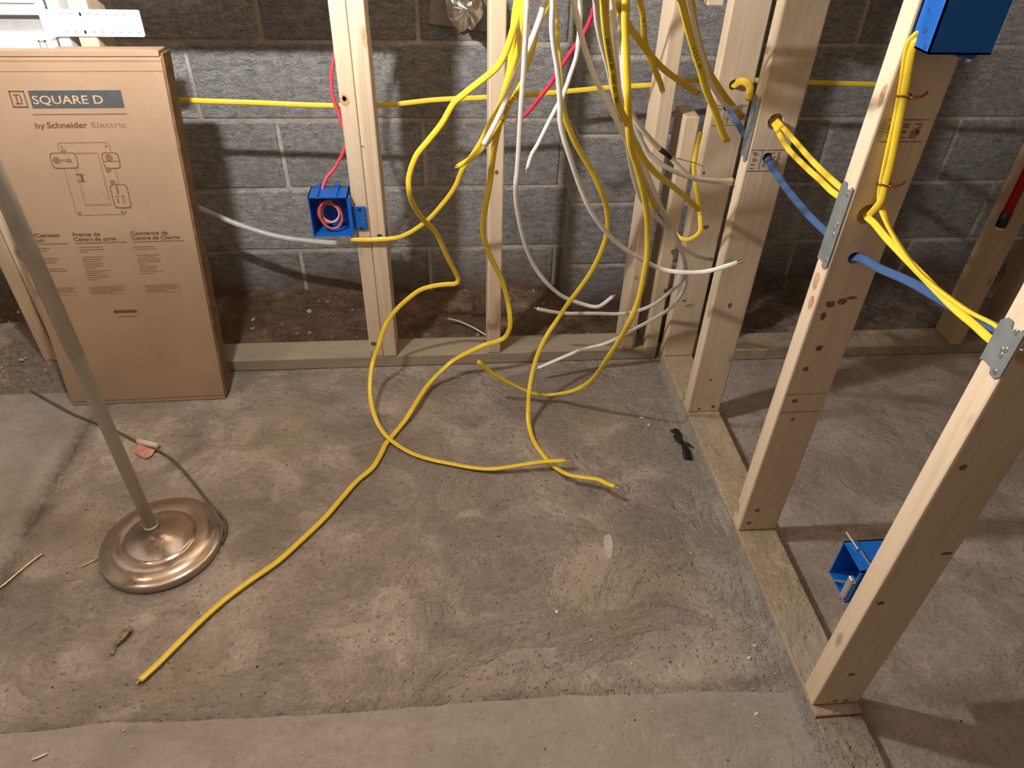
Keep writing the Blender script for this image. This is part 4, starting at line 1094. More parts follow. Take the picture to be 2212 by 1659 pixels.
t = thing('electrical_box', 'blue box high on the knotty stud, cut by the picture top', 'electrical box', (0.06, -0.726, 1.053), 'blue electrical boxes')
at(t, open_box(0.0055, 0.093, -0.757, -0.7082, 1.054, 1.152, '+x'), 'shell', BLUEBOX)
bm = bmesh.new()
for x, y, z, r in ((0.0053, -0.726, 1.100, .0028), (0.0053, -0.733, 1.078, .0045), (0.0053, -0.745, 1.061, .0035)):
    bmesh.ops.create_uvsphere(bm, u_segments=10, v_segments=6, radius=r, matrix=Matrix.Translation((x, y, z)) @ Matrix.Diagonal((0.15, 1, 1, 1)))
at(t, bm, 'moulded_dimple', plain('blue_dark', (0.004, 0.06, 0.30), 0.5), True)
bm = box_bm(0.056, 0.078, -0.754, -0.732, 1.048, 1.0545, 0.002)
at(t, bm, 'clamp_tab', BLUEBOX)
bm = bmesh.new()
bmesh.ops.create_cone(bm, cap_ends=True, segments=10, radius1=0.004, radius2=0.004, depth=0.004, matrix=Matrix.Translation((0.069, -0.752, 1.0465)))
at(t, bm, 'screw', STEELW)
at(t, box_bm(0.014, 0.040, -0.7576, -0.7568, 1.0625, 1.0635), 'seam_line', plain('seam_grey', (0.05, 0.12, 0.16), 0.5))

# red pipe at the far stud
t = thing('red_pipe', 'red plastic pipe with black taped end standing at the far stud', 'pipe', (0.862, -0.055, 0.445))
at(t, sweep_bm([Vector((0.862, -0.055, z)) for z in (0.49, 1.0, 1.8, 2.29)], 0.024, 0.024, Vector((0, -1, 0)), 16, 1.0), 'pipe', REDP, True)
at(t, sweep_bm([Vector((0.862, -0.055, z)) for z in (0.452, 0.47, 0.494)], 0.0265, 0.0265, Vector((0, -1, 0)), 12, 1.0), 'tape_wrap', BLK, True)
at(t, sweep_bm([Vector((0.862, -0.055, z)) for z in (0.444, 0.453)], 0.021, 0.021, Vector((0, -1, 0)), 12, 1.0), 'pipe_end', CREAM, True)
at(t, box_bm(0.84, 0.915, -0.034, -0.029, 0.700, 0.713, 0.001), 'strap', PAPERW)

# ---------------------------------------------------------------- cardboard carton
BO = Vector((-1.661, -0.132, 0.0))
bex = Vector((1, 0.02, 0)).normalized()
bey = Vector((0, 0.08, 1.0)); bey = (bey - bex * bey.dot(bex)).normalized()
bn = bey.cross(bex).normalized()
if bn.y > 0:
    bn = -bn
def bp(x, t_, d=0.0):
    return BO + bex * (x + 0.05 * t_) + bey * t_ + bn * d
CW, CH, CD = 0.404, 0.886, 0.056
t = thing('cardboard_carton', 'tall flat cardboard carton printed with a panel drawing, leaning on the back studs', 'carton', tuple(BO))
def cart(bm, name, m, label=None):
    o = at(t, bm, name, m)
    if label:
        o['label'] = label
    return o
def cbox(x0, x1, t0, t1, d0, d1, bm=None, bev=0.0):
    """box in carton coordinates; d is outwards from the printed face"""
    b = box_bm(x0, x1, t0, t1, d0, d1, bev, 1)
    for v in b.verts:
        v.co = bp(v.co.x, v.co.y, v.co.z)
    bmesh.ops.recalc_face_normals(b, faces=b.faces[:])
    if bm is None:
        return b
    me = bpy.data.meshes.new('tmp'); b.to_mesh(me); b.free(); bm.from_mesh(me); bpy.data.meshes.remove(me)
    return bm
cart(cbox(0, CW, 0.004, CH - 0.012, -CD, -0.004, bev=0.002), 'body', CARD)
cart(cbox(0, CW - 0.001, 0.0, CH - 0.014, -0.004, 0.0, bev=0.001), 'front_panel', CARD)
cart(cbox(-0.001, CW - 0.004, CH - 0.0125, CH, -CD + 0.004, -0.0015, bev=0.0015), 'top_flap', CARD)
cart(cbox(CW - 0.001, CW + 0.004, 0.010, CH - 0.006, -CD, -0.0025, bev=0.001), 'side_flap', CARDEDGE)
bm = bmesh.new()
for tt in (CH - 0.020, CH - 0.040):
    cbox(0, CW - 0.002, tt - 0.0007, tt + 0.0007, -0.0005, 0.0005, bm)
cbox(0, CW - 0.002, 0.012, 0.0135, -0.0005, 0.0005, bm)
cart(bm, 'crease', PRINT_L)

D0 = 0.0005
cart(cbox(0.122, 0.309, 0.7725, 0.8085, -0.0002, D0), 'printed_band', BANDM, 'dark blue printed band')
# logo: bordered square with a bracketed letter
bm = bmesh.new()
lx0, lx1, lz0, lz1 = 0.083, 0.114, 0.774, 0.8085
for a in ((lx0, lx1, lz1 - 0.003, lz1), (lx0, lx1, lz0, lz0 + 0.003), (lx0, lx0 + 0.0025, lz0, lz1), (lx1 - 0.0025, lx1, lz0, lz1),
          (0.094, 0.0968, 0.781, 0.801), (0.0905, 0.103, 0.7985, 0.801), (0.0905, 0.103, 0.781, 0.7835), (0.1025, 0.1050, 0.7835, 0.7985)):
    cbox(*a, -0.0002, D0, bm)
cart(bm, 'printed_logo', PRINT)

def text_mesh(s, size, bold=0.0):
    cu = bpy.data.curves.new('txt', 'FONT')
    cu.body = s
    cu.size = size
    cu.offset = bold
    cu.resolution_u = 3
    ob = bpy.data.objects.new('txt', cu)
    COL.objects.link(ob)
    dg = bpy.context.evaluated_depsgraph_get()
    dg.update()
    me = bpy.data.meshes.new_from_object(ob.evaluated_get(dg))
    bpy.data.objects.remove(ob)
    return me

def text_on(s, x, tt, width, height, m, name='printed_text', bold=0.0, d=0.0006):
    me = text_mesh(s, 1.0, bold)
    xs_ = [v.co.x for v in me.vertices]; ys_ = [v.co.y for v in me.vertices]
    x0, x1 = min(xs_), max(xs_)
    cap = 0.72
    sx, sy = width / (x1 - x0), height / cap
    for v in me.vertices:
        q = bp(x + (v.co.x - x0) * sx, tt + v.co.y * sy, d) - Vector(t.location)
        v.co = q
    me.materials.clear(); me.materials.append(m)
    o = bpy.data.objects.new(name, me)
    link(o, t)
    return o
text_on('SQUARE D', 0.1265, 0.7815, 0.142, 0.0175, CARDL, bold=0.006, d=0.0009)
text_on('by', 0.1165, 0.7315, 0.020, 0.012, PRINT, bold=0.01)
text_on('Schneider', 0.1405, 0.7315, 0.083, 0.013, PRINT, bold=0.02)
text_on('Electric', 0.2325, 0.7315, 0.071, 0.0125, PRINT_L)
cart(cbox(0.118, 0.311, 0.7590, 0.7605, -0.0002, D0), 'printed_rule', PRINT)
for s1, s2, x, w1, w2 in (('Load Center', 'Front', -0.004, 0.105, 0.066), ('Frente de', 'Centro de carga', 0.128, 0.062, 0.095), ('Couvercle de', 'Centre de Charge', 0.259, 0.084, 0.109)):
    text_on(s1, x, 0.4835, w1, 0.0095, PRINT, bold=0.02)
    text_on(s2, x, 0.4715, w2, 0.0095, PRINT, bold=0.02)
    cart(cbox(x, x + 0.117, 0.4655, 0.4668, -0.0002, D0), 'printed_rule', PRINT)

# drawing of a panel cover: thin printed outlines
def outline(x0, x1, z0, z1, r, wd, bm):
    pts = []
    for cx, cz, a0 in ((x1 - r, z1 - r, 0), (x0 + r, z1 - r, 90), (x0 + r, z0 + r, 180), (x1 - r, z0 + r, 270)):
        for k in range(5):
            a = math.radians(a0 + 90 * k / 4)
            pts.append((cx + r * math.cos(a), cz + r * math.sin(a)))
    n = len(pts)
    cx, cz = (x0 + x1) / 2, (z0 + z1) / 2
    ov = [bm.verts.new(bp(x, z, D0)) for x, z in pts]
    iv = [bm.verts.new(bp(x - math.copysign(wd, x - cx) * min(1, abs(x - cx) / ((x1 - x0) / 2 - r + 1e-6)), z - math.copysign(wd, z - cz) * min(1, abs(z - cz) / ((z1 - z0) / 2 - r + 1e-6)), D0)) for x, z in pts]
    for i in range(n):
        j = (i + 1) % n
        bm.faces.new((ov[i], ov[j], iv[j], iv[i]))
bm = bmesh.new()
outline(0.150, 0.260, 0.534, 0.7005, 0.007, 0.0013, bm)
outline(0.174, 0.232, 0.557, 0.678, 0.002, 0.0009, bm)
outline(0.1765, 0.2295, 0.5595, 0.6755, 0.002, 0.0006, bm)
bmesh.ops.recalc_face_normals(bm, faces=bm.faces[:])
cart(bm, 'printed_drawing', PRINT_L)['kind'] = 'stuff'
for b in ((0.128, 0.184, 0.644, 0.679), (0.237, 0.273, 0.642, 0.678), (0.238, 0.276, 0.550, 0.606)):
    cart(cbox(*b, -0.0002, 0.0007), 'printed_inset', CARD)
bm = bmesh.new()
for b in ((0.128, 0.184, 0.644, 0.679), (0.237, 0.273, 0.642, 0.678), (0.238, 0.276, 0.550, 0.606)):
    k = D0; D0 = 0.0010
    outline(*b, 0.008, 0.0017, bm)
    D0 = k
for b in ((0.239, 0.271, 0.6575, 0.659), (0.141, 0.170, 0.6595, 0.6605), (0.141, 0.170, 0.6625, 0.6635), (0.252, 0.2545, 0.583, 0.603), (0.245, 0.253, 0.577, 0.579), (0.258, 0.266, 0.577, 0.579), (0.248, 0.250, 0.562, 0.574), (0.261, 0.263, 0.562, 0.574), (0.172, 0.188, 0.614, 0.6155), (0.172, 0.188, 0.629, 0.6305), (0.181, 0.186, 0.617, 0.627)):
    cbox(*b, -0.0002, 0.0011, bm)
cart(bm, 'printed_drawing', PRINT)['kind'] = 'stuff'
bm = bmesh.new()
for cx, cz, r in ((0.160, 0.681, 0.006), (0.2435, 0.640, 0.006), (0.247, 0.611, 0.006), (0.140, 0.662, 0.008), (0.167, 0.661, 0.005), (0.252, 0.667, 0.008), (0.158, 0.692, 0.0028), (0.252, 0.692, 0.0028), (0.158, 0.541, 0.0028), (0.252, 0.541, 0.0028)):
    vs = [bm.verts.new(bp(cx + r * math.cos(2 * math.pi * i / 14), cz + r * math.sin(2 * math.pi * i / 14), 0.0012)) for i in range(14)]
    f = bm.faces.new(vs)
bmesh.ops.recalc_face_normals(bm, faces=bm.faces[:])
cart(bm, 'printed_dots', PRINT_L)
# fine print lines
r_ = random.Random(4)
def lines(x, ztop, widths, step=0.0058, h=0.0011):
    bm = bmesh.new()
    for i, wd in enumerate(widths):
        z = ztop - i * step
        xx = x
        while xx < x + wd:
            l_ = r_.uniform(0.006, 0.016)
            cbox(xx, min(xx + l_, x + wd), z - h / 2, z + h / 2, -0.0002, D0, bm)
            xx += l_ + 0.0012
    cart(bm, 'fine_print', PRINT)
for x, blocks in ((-0.002, ((0.455, (.07, .062)), (0.430, (.082, .078, .072, .05)), (0.402, (.09, .094)))),
                  (0.134, ((0.455, (.052, .056, .018)), (0.430, (.049, .043, .041, .045, .043, .024)), (0.394, (.058, .044, .048, .050, .022)))),
                  (0.260, ((0.453, (.048, .048)), (0.432, (.053, .042, .054, .052, .018)), (0.401, (.045, .038, .052, .034))))):
    for zt, ws in blocks:
        lines(x, zt, ws)
for x, wd in ((-0.002, 0.10), (0.131, 0.084), (0.262, 0.084)):
    bm = bmesh.new()
    outline(x, x + wd, 0.3315, 0.3525, 0.001, 0.0006, bm)
    cart(bm, 'printed_frame', PRINT_L)
    lines(x + 0.003, 0.3485, [wd - 0.006, wd - 0.008, wd - 0.007, wd * 0.6], 0.0043, 0.0009)
lines(0.173, 0.284, (.054, .056, .055), 0.0028, 0.0024)
lines(0.181, 0.267, (.045,), 0.004, 0.0016)

# ---------------------------------------------------------------- white metal housing with slotted strap
t2 = thing('metal_housing', 'white sheet metal housing with slotted strap, behind the carton top', 'housing', (-1.42, -0.03, 0.9))
bm = box_bm(-2.02, -1.437, -0.030, -0.0005, 0.850, 0.909, 0.002)
box_bm(-2.02, -1.437, -0.030, -0.0005, 0.943, 0.952, 0.002, bm=bm)
box_bm(-1.4422, -1.4358, -0.0303, -0.0007, 0.8505, 0.9518, 0.002, bm=bm)
box_bm(-2.02, -1.4365, -0.026, -0.0005, 0.9515, 0.966, 0.002, bm=bm)
box_bm(-2.02, -1.440, -0.034, -0.0005, 0.9655, 1.22, 0.003, bm=bm)
at(t2, bm, 'body', WHITEM)['kind'] = 'stuff'
at(t2, box_bm(-2.01, -1.44, -0.012, -0.006, 0.900, 0.948), 'grey_window', GREYP)
at(t2, box_bm(-1.4355, -1.4115, 0.004, 0.060, 0.850, 1.2, 0.001), 'side_panel', WHITEM)
bm = prism_bm([(-1.432, -0.0035, 0.8980), (-1.2565, -0.0035, 0.8980), (-1.2530, -0.0035, 0.9010), (-1.2520, -0.0035, 0.9465), (-1.2545, -0.0035, 0.9495), (-1.432, -0.0035, 0.9500)], (0, 1, 0), 0.0022)
bmesh.ops.recalc_face_normals(bm, faces=bm.faces[:])
at(t2, bm, 'slotted_strap', WHITEM)
at(t2, prism_bm([(-1.4362, -0.030, 0.8975), (-1.4362, -0.030, 0.9505), (-1.4300, -0.0012, 0.9502), (-1.4300, -0.0012, 0.8978)], (1, 0, 0.0), 0.0015), 'strap_fold', WHITEM)
bm = bmesh.new()
for k in range(9):
    if k == 2:
        continue
    for z, x0 in ((0.941, -1.4125), (0.907, -1.4115)):
        x = x0 + 0.0181 * k
        box_bm(x, x + 0.0058, -0.0039, -0.0035, z - 0.0011, z + 0.0011, bm=bm)
at(t2, bm, 'slots', SLOT)['kind'] = 'stuff'
for z, x in ((0.941, -1.3715), (0.907, -1.3720)):
    bm = bmesh.new()
    bmesh.ops.create_uvsphere(bm, u_segments=10, v_segments=6, radius=0.0036, matrix=Matrix.Translation((x, -0.0042, z)) @ Matrix.Diagonal((0.7, 0.4, 1.1, 1)))
    at(t2, bm, 'screw', SCREW, True)
bm = bmesh.new()
for b in ((-1.460, -1.445, -0.0318, -0.0300, 0.8935, 0.8965), (-1.460, -1.4570, -0.0318, -0.0300, 0.872, 0.8965), (-1.448, -1.445, -0.0318, -0.0300, 0.872, 0.8965)):
    box_bm(*b, bm=bm)
at(t2, bm, 'cut_notch', GREYP)['kind'] = 'stuff'

# ---------------------------------------------------------------- foil-wrapped vent
t = thing('foil_vent', 'crumpled foil-wrapped duct end over a steel plate on the block wall', 'vent', (-0.568, 0.36, 0.91))
bm = bmesh.new()
ringsN, seg = 16, 30
prev = None
for j in range(ringsN):
    v = j / (ringsN - 1)
    if v < 0.7:
        r, y = 0.055 + 0.003 * v, 0.362 - 0.105 * v / 0.7
    else:
        a = (v - 0.7) / 0.3 * math.pi / 2
        r, y = 0.057 * math.cos(a) + 0.001, 0.257 - 0.018 * math.sin(a)
    ring = []
    for i in range(seg):
        a = 2 * math.pi * i / seg
        n_ = mnoise.noise(Vector((math.cos(a) * 3 + j * 0.35, math.sin(a) * 3, v * 9))) * 0.010 + mnoise.noise(Vector((a * 5, v * 22, 3))) * 0.005
        ring.append(bm.verts.new((-0.566 + (r + n_) * math.cos(a) * 0.86, y + n_ * 0.8, 0.915 + (r + n_) * math.sin(a) * 1.1)))
    if prev:
        for i in range(seg):
            bm.faces.new((prev[i], prev[(i + 1) % seg], ring[(i + 1) % seg], ring[i]))
    prev = ring
bm.faces.new(prev)
bmesh.ops.recalc_face_normals(bm, faces=bm.faces[:])
at(t, bm, 'foil_wrap', FOIL)
bm = prism_bm([(-0.660, 0.3605, 0.852), (-0.512, 0.3605, 0.833), (-0.500, 0.3605, 0.842), (-0.490, 0.3605, 0.985), (-0.640, 0.3605, 1.0)], (0, 1, 0), 0.0015)
bmesh.ops.recalc_face_normals(bm, faces=bm.faces[:])
at(t, bm, 'wall_plate', plain('dull_steel', (0.34, 0.32, 0.30), 0.5, 0.5))
at(t, sweep_bm([Vector((-0.660, 0.3590, 0.852)), Vector((-0.512, 0.3590, 0.833)), Vector((-0.500, 0.3590, 0.842)), Vector((-0.495, 0.3590, 0.90))], 0.002, 0.002, prof=6, power=1), 'plate_hem', plain('hem_dark', (0.1, 0.1, 0.1), 0.5, 0.5))

# ---------------------------------------------------------------- floor lamp
LX, LY = -1.300, -0.612
t = thing('floor_lamp', 'metal floor lamp with round dusty base and grey pole', 'lamp', (LX, LY, 0))
def lathe(prof, seg=48):
    bm = bmesh.new()
    rings = []
    for r, z in prof:
        if r < 1e-5:
            rings.append([bm.verts.new((0, 0, z))])
        else:
            rings.append([bm.verts.new((r * math.cos(2 * math.pi * i / seg), r * math.sin(2 * math.pi * i / seg), z)) for i in range(seg)])
    for a, b in zip(rings, rings[1:]):
        for i in range(seg):
            j = (i + 1) % seg
            if len(a) == 1:
                bm.faces.new((a[0], b[i], b[j]))
            elif len(b) == 1:
                bm.faces.new((a[i], a[j], b[0]))
            else:
                bm.faces.new((a[i], a[j], b[j], b[i]))
    bmesh.ops.recalc_face_normals(bm, faces=bm.faces[:])
    return bm
def part(bm, name, m, dx=0, dy=0, smooth=True):
    o = obj(name, bm, m, t, smooth)
    o.location = (dx, dy, 0)
    return o
BCX, BCY = 0.022, -0.022
base_prof = [(0.0, 0.040), (0.012, 0.042), (0.022, 0.0385), (0.045, 0.0350), (0.066, 0.0328), (0.0715, 0.0326), (0.0735, 0.0305), (0.078, 0.0308), (0.092, 0.0318), (0.105, 0.0300), (0.115, 0.0255), (0.1195, 0.0222), (0.1225, 0.0212), (0.1250, 0.0205)]
part(lathe(base_prof), 'base', LAMPB, BCX, BCY)
part(lathe([(0.1250, 0.0206), (0.1258, 0.0195), (0.1255, 0.0025), (0.1235, 0.0008), (0.0, 0.0005)]), 'base_rim', plain('rim_grey', (0.44, 0.42, 0.38), 0.5, 0.3, var=0.1), BCX, BCY)
part(lathe([(0.0155, 0.036), (0.0165, 0.039), (0.0155, 0.042), (0.0165, 0.045), (0.015, 0.048), (0.0, 0.048)], 24), 'collar', POLE)
part(lathe([(0.0128, 0.036), (0.0128, 0.505), (0.0122, 0.507), (0.0138, 0.509), (0.0138, 1.22), (0.0, 1.221)], 24), 'pole', POLE)
arm = smooth_path([Vector((0, 0, 1.20)), Vector((0.0, 0, 1.29)), Vector((0.03, -0.008, 1.335)), Vector((0.075, -0.018, 1.315)), Vector((0.120, -0.030, 1.285)), Vector((0.150, -0.038, 1.292))], 0.01)
part(sweep_bm(arm, 0.011, 0.011, Vector((0, -1, 0.1)), 10, 1.0), 'arm', POLE)
sx, sy = LAMP.x - LX, LAMP.y - LY
part(lathe([(0.0, 1.283), (0.017, 1.285), (0.019, 1.300), (0.017, 1.322), (0.013, 1.324), (0.0, 1.324)], 20), 'socket', plain('socket_black', (0.02, 0.02, 0.02), 0.5), sx, sy)
part(lathe([(0.012, 1.322), (0.016, 1.330), (0.0285, 1.3425), (0.0, 1.3425)], 24), 'bulb_base', plain('bulb_plastic', (0.75, 0.75, 0.75), 0.5), sx, sy)
part(lathe([(0.0280, 1.3428), (0.030, 1.353), (0.027, 1.366), (0.016, 1.377), (0.0, 1.380)], 24), 'bulb', emit('bulb_glow', (1.0, 0.95, 0.895), LAMP_E), sx, sy)
cable('cord', 'dark lamp cord lying on the floor from the lamp base to the left wall', CORD, 0.0062, 0.0048, cat='cord', tips=False, power=0.9, name='lamp_cord', ref=Vector((0, 0, 1)), pts=PATHS['cord'] + [(-1.150, -0.610, 0.005), (-1.152, -0.640, 0.006)])
# flag tag on the cord
t3 = thing('cord_tag', 'white and pink paper tag wrapped round the lamp cord', 'tag', (-1.395, -0.318, 0.0))
bm = sweep_bm([Vector((-1.436, -0.294, 0.0085)), Vector((-1.410, -0.306, 0.009)), Vector((-1.380, -0.316, 0.0085))], 0.015, 0.014, Vector((0, 0, 1)), 12, 1.0)
at(t3, bm, 'rolled_sleeve', PAPERW, True)
bm = prism_bm([(-1.433, -0.297, 0.006), (-1.384, -0.319, 0.006), (-1.388, -0.345, 0.0035), (-1.400, -0.356, 0.003), (-1.436, -0.333, 0.004)], (0, 0, 1), 0.0007)
bmesh.ops.recalc_face_normals(bm, faces=bm.faces[:])
at(t3, bm, 'flag', PAPERP)

# ---------------------------------------------------------------- added fill bulbs on the ceiling, out of view
for i, (p, e, c) in enumerate(FILL_BULBS):
    tt = thing('fill_bulb', ('added fill bulb in a ceiling socket over the left of the room', 'added fill bulb in a ceiling socket over the right bay')[i], 'bulb', (p[0], p[1], 2.302), 'added ceiling fill bulbs')
    bm = lathe([(0.0, -0.0), (0.05, -0.002), (0.05, -0.02), (0.022, -0.03), (0.02, -0.07), (0.0, -0.071)], 20)
    obj('socket', bm, WHITEM, tt, True)
    bm = lathe([(0.016, -0.07), (0.03, -0.09), (0.045, -0.125), (0.045, -0.15), (0.03, -0.175), (0.0, -0.182)], 20)
    obj('bulb', bm, emit('fill_glow', c, e), tt, True)

# ---------------------------------------------------------------- small things on the floor
def ground_wire(pts, wd, m, label, cat='wire', name='loose_wire', group=None):
    o = obj(name, sweep_bm(smooth_path([Vector(p) for p in pts], 0.004), wd, wd * 0.85, Vector((0, 0, 1)), 7, 1), m, None, True)
    return tag(o, label, cat, group)
ground_wire([(-1.600, -0.745, 0.003), (-1.577, -0.722, 0.004), (-1.560, -0.692, 0.005), (-1.545, -0.665, 0.005), (-1.529, -0.640, 0.004)], 0.0042, BRASSW, 'bent bare brass-coloured wire on the floor left of the lamp base')
ground_wire([(-1.436, -0.681, 0.0018), (-1.422, -0.671, 0.002), (-1.409, -0.662, 0.0018)], 0.003, BRASSW, 'tiny wire offcut touching the left side of the lamp base')
ground_wire([(-1.366, -1.087, 0.002), (-1.355, -1.083, 0.0022), (-1.345, -1.078, 0.002)], 0.0038, plain('white_scrap', (0.72, 0.69, 0.64), 0.5), 'small white wire scrap in the bottom left corner of the floor')

# crumpled black tape by the sole plate
bm = bmesh.new()
tp = smooth_path([Vector(p) for p in ((-0.048, -0.330, 0.003), (-0.036, -0.333, 0.008), (-0.034, -0.350, 0.006), (-0.040, -0.368, 0.009), (-0.030, -0.388, 0.006), (-0.031, -0.412, 0.010), (-0.031, -0.440, 0.004))], 0.004)
sweep_bm(tp, 0.017, 0.006, Vector((0.1, 0.1, 1)), 9, 0.9, bm, lambda u: 0.55 + 0.6 * abs(math.sin(u * 5.0)) + 0.25 * u)
sweep_bm([Vector((-0.032, -0.385, 0.007)), Vector((-0.018, -0.392, 0.010)), Vector((-0.004, -0.402, 0.004))], 0.012, 0.003, Vector((0, 0, 1)), 8, 0.9, bm, lambda u: 1.1 - 0.85 * u)
for v in bm.verts:
    v.co += Vector((mnoise.noise(v.co * 160), mnoise.noise(v.co * 160 + Vector((5, 1, 2))), 0)) * 0.003
    v.co.z = max(0.0006, v.co.z)
tag(obj('tape_scrap', bm, BLK, None, False), 'crumpled scrap of black tape on the floor beside the right bottom plate', 'tape')

# crumpled leaf-like scrap near the front left
bm = bmesh.new()
tp = [Vector((-1.300, -0.895, 0.003)), Vector((-1.298, -0.880, 0.005)), Vector((-1.293, -0.866, 0.008)), Vector((-1.287, -0.852, 0.010)), Vector((-1.281, -0.842, 0.006))]
sweep_bm(smooth_path(tp, 0.003), 0.019, 0.006, Vector((0, 0, 1)), 10, 1.0, bm, lambda u: 0.25 + 0.9 * u if u < 0.9 else 0.8)
for v in bm.verts:
    v.co += Vector((mnoise.noise(v.co * 220), mnoise.noise(v.co * 220 + Vector((3, 7, 1))), mnoise.noise(v.co * 200 + Vector((9, 2, 4))))) * 0.005
    v.co.z = max(0.0006, v.co.z)
tag(obj('paper_scrap', bm, plain('scrap_tan', (0.34, 0.26, 0.15), 0.8, var=0.4)), 'shrivelled tan scrap on the floor in front of the lamp base', 'scrap')

def chip_bm(x, y, z, r, rr, bm, flat=0.4):
    n = rr.randint(5, 7)
    a0 = rr.uniform(0, 6.28)
    el = rr.uniform(0.45, 1.0)
    th = rr.uniform(0, 6.28)
    pts = []
    for i in range(n):
        a = a0 + 2 * math.pi * i / n
        k = rr.uniform(0.7, 1.2)
        px, py = r * k * math.cos(a), r * k * el * math.sin(a)
        pts.append(Vector((x + px * math.cos(th) - py * math.sin(th), y + px * math.sin(th) + py * math.cos(th), z)))
    b = [bm.verts.new(p) for p in pts]
    tp_ = [bm.verts.new(p * 1.0 + Vector(((x - p.x) * 0.35, (y - p.y) * 0.35, r * flat * rr.uniform(0.7, 1.3)))) for p in pts]
    bm.faces.new(b[::-1]); bm.faces.new(tp_)
    for i in range(n):
        j = (i + 1) % n
        bm.faces.new((b[i], b[j], tp_[j], tp_[i]))

rr = random.Random(11)
CHIP_L = ['round pale chip alone in the middle of the floor patch', 'pale chip near the plate, level with the bent end of the patch', 'pale chip on the smooth front slab beside the plate', 'tiny pale chip just behind the front seam', 'small pale chip close under the long yellow cable', 'pale chip between the lamp pole and the carton', 'pale chip on the left joint of the floor patch', 'largest pale chip, beside the plate near the nearest stud', 'pale chip at the plate corner, nearest the corner studs of its three', 'pale chip at the plate corner, middle of its three', 'pale chip at the plate corner, farthest back of its three']
CHIPS = [(-0.430, -0.860, .0055), (-0.065, -0.99, .0055), (-0.09, -1.10, .0055), (-0.30, -0.985, .003), (-0.80, -0.90, .004), (-1.45, -0.36, .005), (-1.545, -0.33, .004), (-0.045, -0.965, .006), (-0.10, -0.30, .006), (-0.115, -0.27, .007), (-0.08, -0.25, .006)]
for i, (x, y, r) in enumerate(CHIPS):
    bm = bmesh.new()
    chip_bm(x, y, 0.0002, r, rr, bm)
    o = obj('debris_chip', bm, CHIP)
    tag(o, CHIP_L[i], 'chip', 'pale wood chips on the floor')
bm = bmesh.new()
for i in range(330):
    if i < 120:
        x, y = rr.uniform(-0.30, -0.004), rr.uniform(-1.2, -0.02)
        x = -0.004 - (abs(x) ** 1.6) * 1.4
    elif i < 210:
        x, y = rr.uniform(-1.5, -0.02), -0.012 - rr.random() ** 2 * 0.25
    else:
        x, y = rr.uniform(-1.58, -0.05), rr.uniform(-1.3, -0.1)
    chip_bm(x, y, 0.0001, rr.uniform(0.0010, 0.0030), rr, bm, 0.5)
o = obj('sawdust_crumbs', bm, CHIP)
o['kind'] = 'stuff'
tag(o, 'pale crumbs and sawdust scattered over the concrete floor', 'crumbs')
bm = bmesh.new()
for i in range(70):
    x, y = rr.uniform(-1.58, -0.02), rr.uniform(-1.3, -0.02)
    chip_bm(x, y, 0.0001, rr.uniform(0.0010, 0.0026), rr, bm, 0.6)
for i in range(60):
    x, y = rr.uniform(0.12, 1.3), rr.uniform(-1.2, -0.06)
    chip_bm(x, y, 0.0001, rr.uniform(0.0012, 0.003), rr, bm, 0.6)
o = obj('dark_grit', bm, plain('grit_dark', (0.05, 0.038, 0.028), 0.9))
o['kind'] = 'stuff'
tag(o, 'dark grit specks scattered over the concrete floor', 'grit')
bm = bmesh.new()
for i in range(520):
    x = rr.uniform(-2.2, 1.5)
    y = rr.uniform(0.10, 0.36)
    if -0.27 < x < 0.16 and y > 0.22:
        continue
    chip_bm(x, y, zdirt(x, y) - 0.001, (rr.random() ** 4) * 0.009 + 0.0015, rr, bm, 0.5)
o = obj('rubble_bits', bm, plain('rubble_pale', (0.27, 0.21, 0.165), 0.9, var=0.6))
o['kind'] = 'stuff'
tag(o, 'pale rubble and mortar crumbs lying on the soil strip', 'rubble')
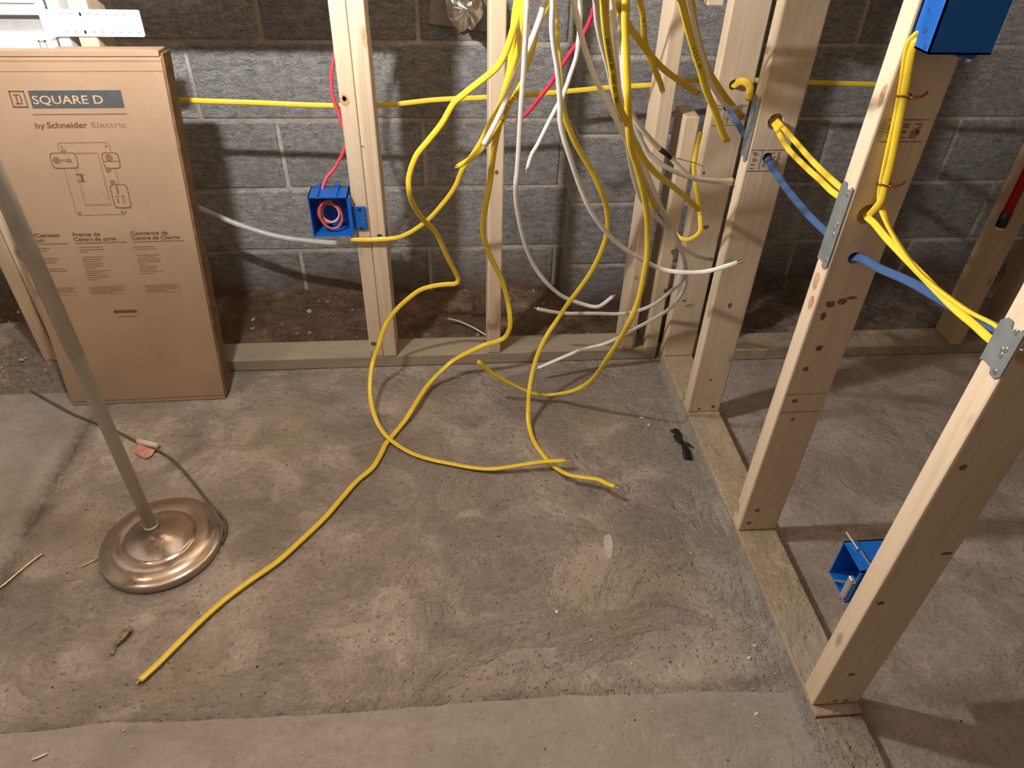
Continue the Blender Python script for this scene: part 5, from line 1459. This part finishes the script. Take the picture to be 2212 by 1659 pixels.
# individual bigger stones on the soil
for i, (x, y, r, lb) in enumerate(((-1.075, 0.262, .015, 'pale flat mortar chip on the soil left of the doubled stud'), (-0.565, 0.235, .016, 'rusty brown chip on the soil beside the single middle stud'), (-1.245, 0.235, .011, 'small pale stone on the soil beside the carton'))):
    bm = bmesh.new()
    chip_bm(x, y, zdirt(x, y) - 0.002, r, rr, bm, 0.4)
    tag(obj('stone_chip', bm, PLASTER if i != 1 else plain('rusty_chip', (0.22, 0.09, 0.03), 0.8)), lb, 'stone', 'stones on the soil strip')

# mortar and dirt heap at the foot of the left studs
hp = grid_obj('rubble_heap', lin(-2.6, -1.60, 110), lin(-0.075, 0.14, 40), lambda x, y: 0, RUBBLE, None)
for v in hp.data.vertices:
    x, y = v.co.x, v.co.y
    e = min(1, (y + 0.075) / 0.05) * min(1, (-1.60 - x) / 0.06)
    v.co.z = -0.004 + e * (0.055 + 0.030 * max(0, y / 0.1) + 0.014 * fbm(x, y, 14, 4) + 0.010 * fbm(x, y, 45, 3))
hp['kind'] = 'stuff'
tag(hp, 'heap of mortar rubble burying the foot of the far left studs', 'rubble')
bm = bmesh.new()
for i in range(90):
    x, y = rr.uniform(-2.2, -1.62), rr.uniform(-0.05, 0.3)
    z = 0.06 if y < 0.13 else zdirt(x, y) + 0.002
    chip_bm(x, y, z, rr.uniform(0.003, 0.009), rr, bm, 0.5)
o = obj('rubble_bits', bm, plain('rubble_white', (0.55, 0.49, 0.43), 0.9, var=0.4))
o['kind'] = 'stuff'
tag(o, 'pale mortar bits on the heap under the far left studs', 'rubble')

# plaster smear
bm = bmesh.new()
pts = []
for i in range(22):
    a = 2 * math.pi * i / 22
    k = 1 + 0.25 * mnoise.noise(Vector((math.cos(a) * 2, math.sin(a) * 2, 1)))
    pts.append(Vector((-0.290 + 0.0105 * k * math.cos(a) + 0.004 * math.sin(a), -0.700 + 0.034 * k * math.sin(a), 0.0001)))
prism_bm(pts, (0, 0, 1), 0.0006, bm)
bmesh.ops.recalc_face_normals(bm, faces=bm.faces[:])
obj('plaster_smear', bm, PLASTER, slab)
